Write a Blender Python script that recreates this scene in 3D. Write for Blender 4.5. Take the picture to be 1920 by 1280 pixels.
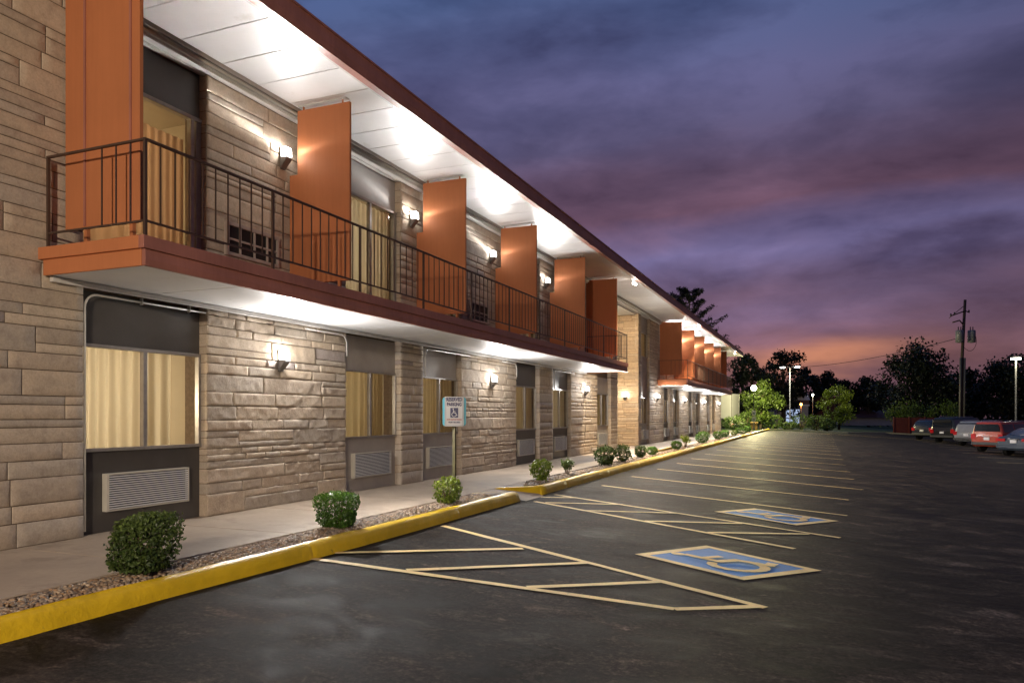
import bpy, math, random
import numpy as np
from mathutils import Vector, Matrix, noise
S = bpy.context.scene
for o in list(bpy.data.objects): bpy.data.objects.remove(o)
C = S.collection
R = math.radians

# ------------------------------------------------------------------ camera
cam = bpy.data.objects.new('camera', bpy.data.cameras.new('camera'))
C.objects.link(cam)
cam.location = (0, 0, 1.35)
cam.rotation_euler = (R(90), 0, R(22.507))
cam.data.sensor_width = 36
cam.data.lens = 26.381
cam.data.shift_y = 0.071875
cam.data.clip_end = 2000
S.camera = cam
S.render.resolution_x, S.render.resolution_y = 1024, 682
S.view_settings.view_transform = 'Standard'
S.view_settings.look = 'None'
S.view_settings.exposure = 0.22
S.view_settings.gamma = 1.0
S.cycles.use_denoising = True
S.cycles.max_bounces = 8
S.cycles.diffuse_bounces = 3
S.cycles.transparent_max_bounces = 12
S.cycles.sample_clamp_indirect = 4
S.cycles.caustics_reflective = False
S.cycles.caustics_refractive = False

# ------------------------------------------------------------------ node helpers
def rgba(c): return (c[0], c[1], c[2], 1.0)
class NT:
    def __init__(s, tree): s.t = tree; s.l = tree.links
    def n(s, typ, **kw):
        nd = s.t.nodes.new(typ)
        for k, v in kw.items():
            if k.startswith('i_'): nd.inputs[k[2:].replace('_', ' ')].default_value = v
            else: setattr(nd, k, v)
        return nd
    def link(s, a, b): s.l.new(a, b)
    def math(s, op, a, b=None, c=None, clamp=False):
        nd = s.n('ShaderNodeMath', operation=op); nd.use_clamp = clamp
        for i, v in enumerate((a, b, c)):
            if v is None: continue
            if isinstance(v, (int, float)): nd.inputs[i].default_value = v
            else: s.link(v, nd.inputs[i])
        return nd.outputs[0]
    def ramp(s, fac, pts, interp='LINEAR'):
        nd = s.n('ShaderNodeValToRGB'); cr = nd.color_ramp; cr.interpolation = interp
        while len(cr.elements) < len(pts): cr.elements.new(0.5)
        for e, (p, c) in zip(cr.elements, pts):
            e.position = p; e.color = rgba(c) if len(c) == 3 else c
        s.link(fac, nd.inputs[0]); return nd.outputs[0]
    def mix(s, fac, a, b, blend='MIX'):
        nd = s.n('ShaderNodeMix', data_type='RGBA', blend_type=blend)
        for i, v in ((0, fac), (6, a), (7, b)):
            if isinstance(v, (int, float)): nd.inputs[i].default_value = v
            elif isinstance(v, tuple): nd.inputs[i].default_value = rgba(v)
            else: s.link(v, nd.inputs[i])
        return nd.outputs[2]
    def noise(s, vec, scale, detail=4, rough=0.55, dist=0.0, color=False):
        nd = s.n('ShaderNodeTexNoise'); nd.inputs['Scale'].default_value = scale
        nd.inputs['Detail'].default_value = detail; nd.inputs['Roughness'].default_value = rough
        nd.inputs['Distortion'].default_value = dist
        if vec is not None: s.link(vec, nd.inputs['Vector'])
        return nd.outputs['Color' if color else 'Fac']
    def mapping(s, vec, scale=(1, 1, 1), rot=(0, 0, 0), loc=(0, 0, 0)):
        nd = s.n('ShaderNodeMapping'); nd.inputs['Scale'].default_value = scale
        nd.inputs['Rotation'].default_value = rot; nd.inputs['Location'].default_value = loc
        s.link(vec, nd.inputs['Vector']); return nd.outputs[0]

# ------------------------------------------------------------------ world: dusk sky with banded cloud
w = bpy.data.worlds.new('World'); S.world = w; w.use_nodes = True
N = NT(w.node_tree); w.node_tree.nodes.clear()
tc = N.n('ShaderNodeTexCoord').outputs['Generated']
sx = N.n('ShaderNodeSeparateXYZ'); N.link(tc, sx.inputs[0])
den = N.math('ADD', N.math('MAXIMUM', sx.outputs[2], 0.0), 0.26)
cx = N.math('DIVIDE', sx.outputs[0], den); cy = N.math('DIVIDE', sx.outputs[1], den)
cv = N.n('ShaderNodeCombineXYZ'); N.link(cx, cv.inputs[0]); N.link(cy, cv.inputs[1])
pl = N.mapping(cv.outputs[0], scale=(0.55, 1.0, 1.0), rot=(0, 0, R(-14)), loc=(3.1, 1.7, 0))
n1 = N.noise(pl, 1.3, 5, 0.50, 0.15)
n2 = N.noise(N.mapping(tc, scale=(1.0, 1.0, 2.6), rot=(R(4), R(-7), 0), loc=(5.3, 2.1, 4)), 3.6, 6, 0.54, 0.25)
n3 = N.noise(N.mapping(pl, loc=(1.3, 9.1, 2)), 0.5, 3, 0.5, 0.2)
# elevation, bent by the cloud noise, looks up the dusk colours
az = N.math('MULTIPLY', sx.outputs[0], 0.10)
e = N.math('ADD', sx.outputs[2], N.math('MULTIPLY', N.math('SUBTRACT', n1, 0.5), 0.15))
e = N.math('ADD', e, N.math('MULTIPLY', N.math('SUBTRACT', n2, 0.5), 0.055))
e = N.math('ADD', e, N.math('MULTIPLY', sx.outputs[0], -0.035))
e = N.math('DIVIDE', e, 0.6, clamp=True)
sky = N.ramp(e, [(0.0, (0.125, 0.066, 0.090)), (0.11, (0.170, 0.085, 0.105)), (0.15, (0.185, 0.095, 0.118)), (0.20, (0.160, 0.088, 0.125)),
                 (0.27, (0.130, 0.090, 0.160)), (0.325, (0.150, 0.127, 0.255)), (0.375, (0.110, 0.082, 0.160)), (0.42, (0.112, 0.062, 0.100)),
                 (0.50, (0.094, 0.060, 0.104)), (0.58, (0.072, 0.064, 0.130)), (0.68, (0.076, 0.078, 0.170)), (0.80, (0.051, 0.076, 0.175)), (1.0, (0.042, 0.088, 0.23))])
# the last glow of the sunset, low and narrow
gx = N.math('DIVIDE', N.math('ADD', sx.outputs[0], 0.005), 0.092); ge = N.math('DIVIDE', N.math('SUBTRACT', e, 0.125), 0.038)
gl = N.math('EXPONENT', N.math('MULTIPLY', N.math('ADD', N.math('MULTIPLY', gx, gx), N.math('MULTIPLY', ge, ge)), -0.75))
sky = N.mix(N.math('MULTIPLY', gl, 0.72), sky, (0.62, 0.25, 0.13))
n4 = N.noise(N.mapping(tc, scale=(1.0, 1.0, 2.9), rot=(R(-5), R(9), 0), loc=(2.3, 6.1, 1)), 8.0, 7, 0.58, 0.3)
bl_ = N.math('ADD', N.math('MULTIPLY', n2, 0.60), N.math('ADD', N.math('MULTIPLY', n3, 0.17), N.math('MULTIPLY', n4, 0.23)))
shade = N.ramp(bl_, [(0.40, (0.55, 0.55, 0.61)), (0.47, (0.86, 0.86, 0.89)), (0.53, (1.08, 1.06, 1.06)), (0.61, (1.50, 1.42, 1.36))])
sky = N.mix(1.0, sky, shade, 'MULTIPLY')
# away from the last light (to the right) the sky is dimmer
side = N.math('SUBTRACT', 1.0, N.math('MULTIPLY', N.math('MAXIMUM', N.math('ADD', sx.outputs[0], 0.05), 0.0), 0.95), clamp=True)
side = N.math('MAXIMUM', side, 0.5)
sc_ = N.n('ShaderNodeCombineXYZ')
for i in range(3): N.link(side, sc_.inputs[i])
sky = N.mix(1.0, sky, sc_.outputs[0], 'MULTIPLY')
bg = N.n('ShaderNodeBackground'); N.link(sky, bg.inputs[0]); bg.inputs[1].default_value = 1.0
wo = N.n('ShaderNodeOutputWorld'); N.link(bg.outputs[0], wo.inputs[0])

# ------------------------------------------------------------------ materials
MATS = {}
def base(name):
    m = bpy.data.materials.new(name); m.use_nodes = True
    n = NT(m.node_tree); m.node_tree.nodes.clear()
    out = n.n('ShaderNodeOutputMaterial'); p = n.n('ShaderNodeBsdfPrincipled')
    n.link(p.outputs[0], out.inputs[0]); MATS[name] = m
    return m, n, p, out
def paint(name, col, rough=0.5, var=0.12, scale=6.0, bump=0.0, bscale=60, metal=0.0, spec=0.5, spots=None, streak=0.0):
    m, n, p, out = base(name)
    co = n.n('ShaderNodeTexCoord').outputs['Object']
    f = n.noise(co, scale, 5, 0.6)
    lo = tuple(c * (1 - var) for c in col); hi = tuple(min(1, c * (1 + var)) for c in col)
    cc = n.ramp(f, [(0.3, lo), (0.7, hi)])
    if streak:
        st_ = n.noise(n.mapping(co, scale=(9, 9, 0.5)), 2.0, 7, 0.7)
        cc = n.mix(streak, cc, n.ramp(st_, [(0.3, (0.62, 0.6, 0.58)), (0.55, (1, 1, 1)), (0.75, (1.15, 1.15, 1.15))]), 'MULTIPLY')
    if spots:
        f2 = n.noise(co, spots[1], 6, 0.65)
        msk = n.ramp(f2, [(spots[2], (0, 0, 0)), (spots[2] + 0.1, (1, 1, 1))])
        cc = n.mix(msk, cc, spots[0])
    n.link(cc, p.inputs['Base Color'])
    p.inputs['Roughness'].default_value = rough; p.inputs['Metallic'].default_value = metal
    p.inputs['Specular IOR Level'].default_value = spec
    if bump:
        b = n.n('ShaderNodeBump'); b.inputs['Strength'].default_value = bump; b.inputs['Distance'].default_value = 0.01
        n.link(n.noise(co, bscale, 4, 0.6), b.inputs['Height']); n.link(b.outputs[0], p.inputs['Normal'])
    return m
M = {}
M['orange'] = paint('orange_paint', (0.47, 0.172, 0.072), 0.6, 0.07, 1.2, 0.05, 22, streak=0.16, spec=0.3)
M['maroon'] = paint('maroon_paint', (0.36, 0.145, 0.108), 0.5, 0.15, 2.5, 0.10, 25, streak=0.35)
M['white_soffit'] = paint('soffit_paint', (0.76, 0.755, 0.75), 0.45, 0.06, 1.2, 0.06, 14, spots=((0.64, 0.62, 0.59), 2.2, 0.62))
M['trim_white'] = paint('trim_paint', (0.60, 0.58, 0.55), 0.45, 0.10, 8.0, 0.08, 40)
M['pipe'] = paint('conduit_paint', (0.46, 0.44, 0.41), 0.4, 0.08, 9)
M['dark_panel'] = paint('charcoal_panel', (0.068, 0.062, 0.058), 0.36, 0.12, 3, 0.05, 30)
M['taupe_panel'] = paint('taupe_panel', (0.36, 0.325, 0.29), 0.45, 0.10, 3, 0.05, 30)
M['pale_panel'] = paint('pale_panel', (0.44, 0.42, 0.40), 0.45, 0.08, 3, 0.04, 30)
M['alu'] = paint('aluminium_frame', (0.36, 0.34, 0.32), 0.38, 0.12, 14, 0, 40, 0.55)
M['rail'] = paint('dark_bronze_rail', (0.062, 0.036, 0.026), 0.45, 0.2, 9, 0.1, 70, spots=((0.11, 0.05, 0.03), 14, 0.66))
M['ac_case'] = paint('air_conditioner_case', (0.56, 0.53, 0.46), 0.5, 0.08, 6)
M['ac_fin'] = paint('air_conditioner_fin', (0.76, 0.77, 0.79), 0.35, 0.06, 8)
M['black'] = paint('black_gap', (0.010, 0.010, 0.011), 0.6, 0.1)
M['vent'] = paint('vent_frame', (0.40, 0.33, 0.29), 0.5, 0.1, 8)
M['brass'] = paint('brass', (0.65, 0.42, 0.10), 0.3, 0.1, 8, 0, 40, 0.9)
M['door_wood'] = paint('ochre_door', (0.36, 0.19, 0.055), 0.45, 0.15, 5)
M['fixture'] = paint('fixture_bronze', (0.14, 0.13, 0.125), 0.4, 0.1, 10, 0, 40, 0.3)
M['room'] = paint('room_plaster', (0.42, 0.36, 0.27), 0.8, 0.06, 2)
M['mortar'] = paint('mortar', (0.15, 0.105, 0.072), 0.9, 0.2, 20, 0.3, 90)
M['post_green'] = paint('green_post', (0.085, 0.075, 0.030), 0.5, 0.2, 15, 0.1, 60)
M['sign_white'] = paint('sign_face', (0.40, 0.38, 0.36), 0.4, 0.05, 8)
M['sign_teal'] = paint('sign_back', (0.05, 0.33, 0.42), 0.4, 0.08, 8)
M['sign_navy'] = paint('sign_navy', (0.012, 0.014, 0.06), 0.4, 0.05, 8)
M['sign_red'] = paint('sign_red', (0.22, 0.03, 0.03), 0.4, 0.05, 8)
M['pole_dark'] = paint('dark_pole', (0.03, 0.03, 0.03), 0.5, 0.1, 8)
M['pole_pale'] = paint('pale_pole', (0.10, 0.095, 0.075), 0.5, 0.1, 8)
M['pole_wood'] = paint('pole_wood', (0.045, 0.028, 0.02), 0.8, 0.25, 10, 0.2, 40)
M['transformer'] = paint('transformer_grey', (0.15, 0.16, 0.18), 0.5, 0.1, 8)
M['wire'] = paint('wire', (0.01, 0.01, 0.01), 0.7, 0.1)
M['bark'] = paint('bark', (0.060, 0.043, 0.03), 0.9, 0.3, 12, 0.5, 40)
M['stem'] = paint('shrub_stem', (0.13, 0.085, 0.05), 0.9, 0.3, 30, 0.3, 80)
M['redfence'] = paint('red_board_fence', (0.11, 0.020, 0.014), 0.7, 0.2, 5, 0.2, 30)
M['trailer'] = paint('trailer_white', (0.19, 0.19, 0.20), 0.5, 0.06, 1.5)
M['rubber'] = paint('rubber', (0.012, 0.012, 0.012), 0.8, 0.1)
M['rim'] = paint('alloy_rim', (0.45, 0.45, 0.46), 0.3, 0.1, 10, 0, 40, 0.8)
M['plate'] = paint('number_plate', (0.62, 0.62, 0.64), 0.4, 0.05, 10)
M['taillight'] = paint('tail_lamp_red', (0.42, 0.012, 0.016), 0.15, 0.1, 10)
M['carglass'] = paint('car_glass', (0.010, 0.014, 0.022), 0.04, 0.1, 3, spec=0.9)
M['chrome'] = paint('chrome', (0.6, 0.6, 0.62), 0.15, 0.05, 5, 0, 40, 1.0)
M['plastic'] = paint('dark_plastic', (0.02, 0.02, 0.022), 0.5, 0.1, 8)
M['far_roof'] = paint('far_roof', (0.60, 0.59, 0.60), 0.6, 0.1, 1)
M['far_band'] = paint('far_band', (0.12, 0.055, 0.05), 0.6, 0.15, 1)
M['far_wall'] = paint('far_wall', (0.34, 0.33, 0.33), 0.7, 0.1, 1)
M['brick_far'] = paint('far_brick', (0.10, 0.035, 0.022), 0.8, 0.2, 3)
M['utility'] = paint('utility_box', (0.30, 0.17, 0.05), 0.6, 0.15, 5)
M['edging'] = paint('edging', (0.05, 0.033, 0.022), 0.8, 0.2, 10)

def emis(name, col, strength, passthru=True):
    m = bpy.data.materials.new(name); m.use_nodes = True; n = NT(m.node_tree); m.node_tree.nodes.clear()
    out = n.n('ShaderNodeOutputMaterial'); em = n.n('ShaderNodeEmission'); em.inputs[0].default_value = rgba(col); em.inputs[1].default_value = strength
    if passthru:
        ad = n.n('ShaderNodeAddShader'); tr = n.n('ShaderNodeBsdfTransparent')
        n.link(em.outputs[0], ad.inputs[0]); n.link(tr.outputs[0], ad.inputs[1]); n.link(ad.outputs[0], out.inputs[0])
        m.cycles.emission_sampling = 'NONE'
    else: n.link(em.outputs[0], out.inputs[0])
    return m
M['lamp_glass'] = emis('wall_lamp_glass', (1.0, 0.96, 0.90), 9.0)
M['post_globe'] = emis('post_lamp_globe', (1.0, 0.93, 0.60), 14.0)
M['lot_lens'] = emis('lot_lamp_lens', (1.0, 0.97, 0.85), 10.0)
M['orange_lens'] = emis('orange_lamp_lens', (1.0, 0.30, 0.06), 9.0)
M['flood_lens'] = emis('flood_lens', (1.0, 0.98, 0.95), 4.0)
M['door_light'] = emis('shop_door_light', (0.50, 0.62, 0.90), 0.8, False)

def glass(name):
    m = bpy.data.materials.new(name); m.use_nodes = True; n = NT(m.node_tree); m.node_tree.nodes.clear()
    out = n.n('ShaderNodeOutputMaterial'); tr = n.n('ShaderNodeBsdfTransparent'); tr.inputs[0].default_value = (0.93, 0.94, 0.92, 1)
    gl = n.n('ShaderNodeBsdfGlossy'); gl.inputs['Roughness'].default_value = 0.015
    fr = n.n('ShaderNodeFresnel'); fr.inputs[0].default_value = 1.5
    co = n.n('ShaderNodeTexCoord').outputs['Object']
    b = n.n('ShaderNodeBump'); b.inputs['Strength'].default_value = 0.03; b.inputs['Distance'].default_value = 0.05
    n.link(n.noise(co, 2.2, 2, 0.5), b.inputs['Height']); n.link(b.outputs[0], gl.inputs['Normal'])
    f = n.math('MULTIPLY', fr.outputs[0], 0.75, clamp=True)
    mx = n.n('ShaderNodeMixShader'); n.link(f, mx.inputs[0]); n.link(tr.outputs[0], mx.inputs[1]); n.link(gl.outputs[0], mx.inputs[2])
    n.link(mx.outputs[0], out.inputs[0]); return m
M['glass'] = glass('window_glass')
def cloth(name, col):
    m = bpy.data.materials.new(name); m.use_nodes = True; n = NT(m.node_tree); m.node_tree.nodes.clear()
    out = n.n('ShaderNodeOutputMaterial'); d = n.n('ShaderNodeBsdfDiffuse'); t = n.n('ShaderNodeBsdfTranslucent')
    co = n.n('ShaderNodeTexCoord').outputs['Object']
    f = n.noise(n.mapping(co, scale=(1, 30, 1.5)), 1.0, 4, 0.6)
    cc = n.ramp(f, [(0.25, tuple(c * 0.97 for c in col)), (0.75, col)])
    n.link(cc, d.inputs[0]); n.link(cc, t.inputs[0])
    mx = n.n('ShaderNodeMixShader'); mx.inputs[0].default_value = 0.55
    n.link(d.outputs[0], mx.inputs[1]); n.link(t.outputs[0], mx.inputs[2]); n.link(mx.outputs[0], out.inputs[0]); return m
M['curtain'] = cloth('curtain_cloth', (0.78, 0.71, 0.58))
M['curtain_dull'] = cloth('dull_curtain_cloth', (0.62, 0.52, 0.34))
M['curtain_pink'] = cloth('beige_curtain_cloth', (0.70, 0.50, 0.37))

def stone_mat(name, tint=(1, 1, 1), bump=0.5):
    m, n, p, out = base(name)
    co = n.n('ShaderNodeTexCoord').outputs['Object']
    at = n.n('ShaderNodeAttribute', attribute_name='tone').outputs['Color']
    f = n.noise(co, 9, 7, 0.65, 0.3); f2 = n.noise(co, 55, 5, 0.7)
    c1 = n.mix(1.0, at, n.ramp(f, [(0.25, (0.76, 0.74, 0.74)), (0.5, (1, 1, 1)), (0.75, (1.12, 1.09, 1.05))]), 'MULTIPLY')
    c1 = n.mix(0.6, c1, n.ramp(f2, [(0.3, (0.75, 0.73, 0.70)), (0.6, (1.08, 1.08, 1.08))]), 'MULTIPLY')
    c1 = n.mix(1.0, c1, tint, 'MULTIPLY')
    n.link(c1, p.inputs['Base Color']); p.inputs['Roughness'].default_value = 0.82; p.inputs['Specular IOR Level'].default_value = 0.3
    b = n.n('ShaderNodeBump'); b.inputs['Strength'].default_value = bump; b.inputs['Distance'].default_value = 0.012
    h = n.math('ADD', n.noise(co, 26, 8, 0.7, 0.6), n.math('MULTIPLY', n.noise(n.mapping(co, scale=(1, 1, 0.35), rot=(R(20), 0, 0)), 14, 5, 0.6, 1.2), 0.8))
    n.link(h, b.inputs['Height']); n.link(b.outputs[0], p.inputs['Normal'])
    return m
M['stone'] = stone_mat('limestone_ashlar')
M['stone_lamp_tint'] = stone_mat('lamp_tinted_limestone', (1.04, 0.97, 0.87))  # same limestone, warm breezeway lamp light put into its tint

# asphalt
m, n, p, out = base('sealed_asphalt'); M['asphalt'] = m
co = n.n('ShaderNodeTexCoord').outputs['Object']
big = n.noise(n.mapping(co, rot=(0, 0, R(20)), scale=(0.6, 1.3, 1)), 0.45, 6, 0.62, 0.8)
mid = n.noise(n.mapping(co, rot=(0, 0, R(-25)), scale=(0.8, 1.3, 1)), 2.2, 8, 0.66, 0.8)
fine = n.noise(co, 70, 4, 0.75)
c0 = n.ramp(mid, [(0.34, (0.0045, 0.0038, 0.0035)), (0.48, (0.018, 0.0150, 0.0135)), (0.58, (0.040, 0.0325, 0.0288)), (0.70, (0.110, 0.088, 0.077))])
c1 = n.mix(0.75, c0, n.ramp(big, [(0.3, (0.45, 0.45, 0.47)), (0.5, (0.9, 0.9, 0.9)), (0.7, (1.8, 1.68, 1.58))]), 'MULTIPLY')
c1 = n.mix(0.7, c1, n.ramp(fine, [(0.32, (0.45, 0.45, 0.45)), (0.55, (1.0, 1.0, 1.0)), (0.72, (2.3, 2.2, 2.1))]), 'MULTIPLY')
grit = n.noise(co, 26, 6, 0.75)
c1 = n.mix(0.85, c1, n.ramp(grit, [(0.36, (0.38, 0.38, 0.38)), (0.50, (0.95, 0.95, 0.95)), (0.64, (2.3, 2.2, 2.1))]), 'MULTIPLY')
for (ro_, lc_, am_) in ((35, 0, 0.30), (-20, 7, 0.25), (80, 3, 0.22)):
    sf = n.noise(n.mapping(co, rot=(0, 0, R(ro_)), scale=(0.55, 1.5, 1), loc=(lc_, lc_, 0)), 2.2, 10, 0.78, 0.6)
    sm_ = n.math('MULTIPLY', n.ramp(sf, [(0.56, (0, 0, 0)), (0.66, (1, 1, 1))]), am_)
    c1 = n.mix(sm_, c1, (0.120, 0.098, 0.086))
dk = n.ramp(n.noise(n.mapping(co, loc=(4, 9, 0)), 1.1, 7, 0.7, 0.5), [(0.56, (0, 0, 0)), (0.66, (0.85, 0.85, 0.85))])
c1 = n.mix(dk, c1, (0.010, 0.010, 0.010))
vor = n.n('ShaderNodeTexVoronoi', feature='DISTANCE_TO_EDGE'); vor.inputs['Scale'].default_value = 0.33
wv = n.n('ShaderNodeVectorMath', operation='ADD'); n.link(co, wv.inputs[0])
sc2 = n.n('ShaderNodeVectorMath', operation='SCALE'); n.link(n.noise(co, 1.6, 5, 0.7, 0, True), sc2.inputs[0]); sc2.inputs['Scale'].default_value = 0.8
n.link(sc2.outputs[0], wv.inputs[1]); n.link(wv.outputs[0], vor.inputs['Vector'])
crk = n.ramp(vor.outputs['Distance'], [(0.0, (1, 1, 1)), (0.0045, (0, 0, 0))])
crk = n.math('MULTIPLY', crk, n.ramp(n.noise(co, 0.7, 3), [(0.5, (0, 0, 0)), (0.62, (0.8, 0.8, 0.8))]))
c1 = n.mix(crk, c1, (0.008, 0.008, 0.008))
n.link(c1, p.inputs['Base Color'])
n.link(n.ramp(mid, [(0.34, (0.48, 0.48, 0.48)), (0.66, (0.76, 0.76, 0.76))]), p.inputs['Roughness'])
p.inputs['Specular IOR Level'].default_value = 0.045
b = n.n('ShaderNodeBump'); b.inputs['Strength'].default_value = 0.55; b.inputs['Distance'].default_value = 0.006
hh = n.math('ADD', fine, n.math('MULTIPLY', n.noise(co, 420, 2, 0.6), 0.7)); hh = n.math('ADD', hh, n.math('MULTIPLY', mid, 2.0))
n.link(hh, b.inputs['Height']); n.link(b.outputs[0], p.inputs['Normal'])

def road_paint(name, col, wear=0.56, rough=0.55):
    m, n, p, out = base(name)
    co = n.n('ShaderNodeTexCoord').outputs['Object']
    f = n.noise(co, 9, 8, 0.75, 0.4); f3 = n.noise(co, 130, 3, 0.7)
    wm = n.ramp(n.math('ADD', n.math('MULTIPLY', f, 0.65), n.math('MULTIPLY', f3, 0.35)), [(wear, (0, 0, 0)), (wear + 0.10, (1, 1, 1))])
    cc = n.ramp(n.noise(co, 2.2, 5, 0.6), [(0.3, tuple(c * 0.72 for c in col)), (0.7, col)])
    cc = n.mix(wm, cc, (0.05, 0.046, 0.043)); n.link(cc, p.inputs['Base Color'])
    p.inputs['Roughness'].default_value = rough
    b = n.n('ShaderNodeBump'); b.inputs['Strength'].default_value = 0.4; b.inputs['Distance'].default_value = 0.004
    n.link(f3, b.inputs['Height']); n.link(b.outputs[0], p.inputs['Normal']); return m
M['line'] = road_paint('faded_yellow_line', (0.86, 0.63, 0.25), 0.565)
M['blue'] = road_paint('blue_marking', (0.010, 0.19, 0.52), 0.61)
M['kerb_yellow'] = paint('yellow_kerb_paint', (0.70, 0.45, 0.012), 0.38, 0.14, 4, 0.75, 15, spots=((0.30, 0.20, 0.04), 16, 0.65))
M['kerb_pale'] = paint('worn_kerb', (0.42, 0.38, 0.26), 0.6, 0.15, 6, 0.2, 40)
M['concrete'] = paint('walkway_concrete', (0.375, 0.298, 0.225), 0.72, 0.16, 1.3, 0.22, 70, spots=((0.29, 0.228, 0.172), 2.4, 0.56), streak=0.25)
M['soil'] = paint('bed_soil', (0.12, 0.085, 0.06), 0.9, 0.25, 25, 0.5, 60)
M['grass'] = paint('grass', (0.045, 0.075, 0.018), 0.9, 0.35, 3, 0.5, 50)
m, n, p, out = base('river_pebbles'); M['pebble'] = m
at = n.n('ShaderNodeAttribute', attribute_name='tone').outputs['Color']; n.link(at, p.inputs['Base Color']); p.inputs['Roughness'].default_value = 0.6
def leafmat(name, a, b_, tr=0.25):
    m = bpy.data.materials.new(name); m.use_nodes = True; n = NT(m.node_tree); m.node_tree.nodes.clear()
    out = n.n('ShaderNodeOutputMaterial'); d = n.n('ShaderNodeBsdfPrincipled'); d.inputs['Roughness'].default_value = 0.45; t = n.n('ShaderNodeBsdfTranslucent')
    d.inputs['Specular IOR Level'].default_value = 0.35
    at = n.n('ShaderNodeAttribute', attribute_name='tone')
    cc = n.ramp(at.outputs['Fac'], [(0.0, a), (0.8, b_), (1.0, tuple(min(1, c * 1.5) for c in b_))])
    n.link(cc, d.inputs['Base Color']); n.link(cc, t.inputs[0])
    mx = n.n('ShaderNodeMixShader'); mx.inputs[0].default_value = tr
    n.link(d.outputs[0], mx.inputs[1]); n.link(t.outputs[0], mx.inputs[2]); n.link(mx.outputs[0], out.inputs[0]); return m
M['leaf_box'] = leafmat('boxwood_leaf', (0.020, 0.058, 0.007), (0.105, 0.225, 0.018))
M['leaf_dull'] = leafmat('dull_leaf', (0.020, 0.040, 0.010), (0.115, 0.165, 0.038))
M['leaf_bright'] = leafmat('fresh_leaf', (0.060, 0.105, 0.010), (0.27, 0.35, 0.035))
M['leaf_lit'] = leafmat('lamp_lit_leaf', (0.020, 0.040, 0.008), (0.090, 0.135, 0.020))
M['leaf_tree'] = leafmat('tree_leaf', (0.022, 0.045, 0.010), (0.085, 0.135, 0.025))
M['leaf_unlit'] = leafmat('unlit_tree_leaf', (0.004, 0.007, 0.003), (0.012, 0.018, 0.006), 0.05)  # unlit silhouettes: the night darkness is put into the leaf colour
M['needle'] = leafmat('pine_needle', (0.003, 0.005, 0.003), (0.008, 0.012, 0.005), 0.05)

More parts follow.
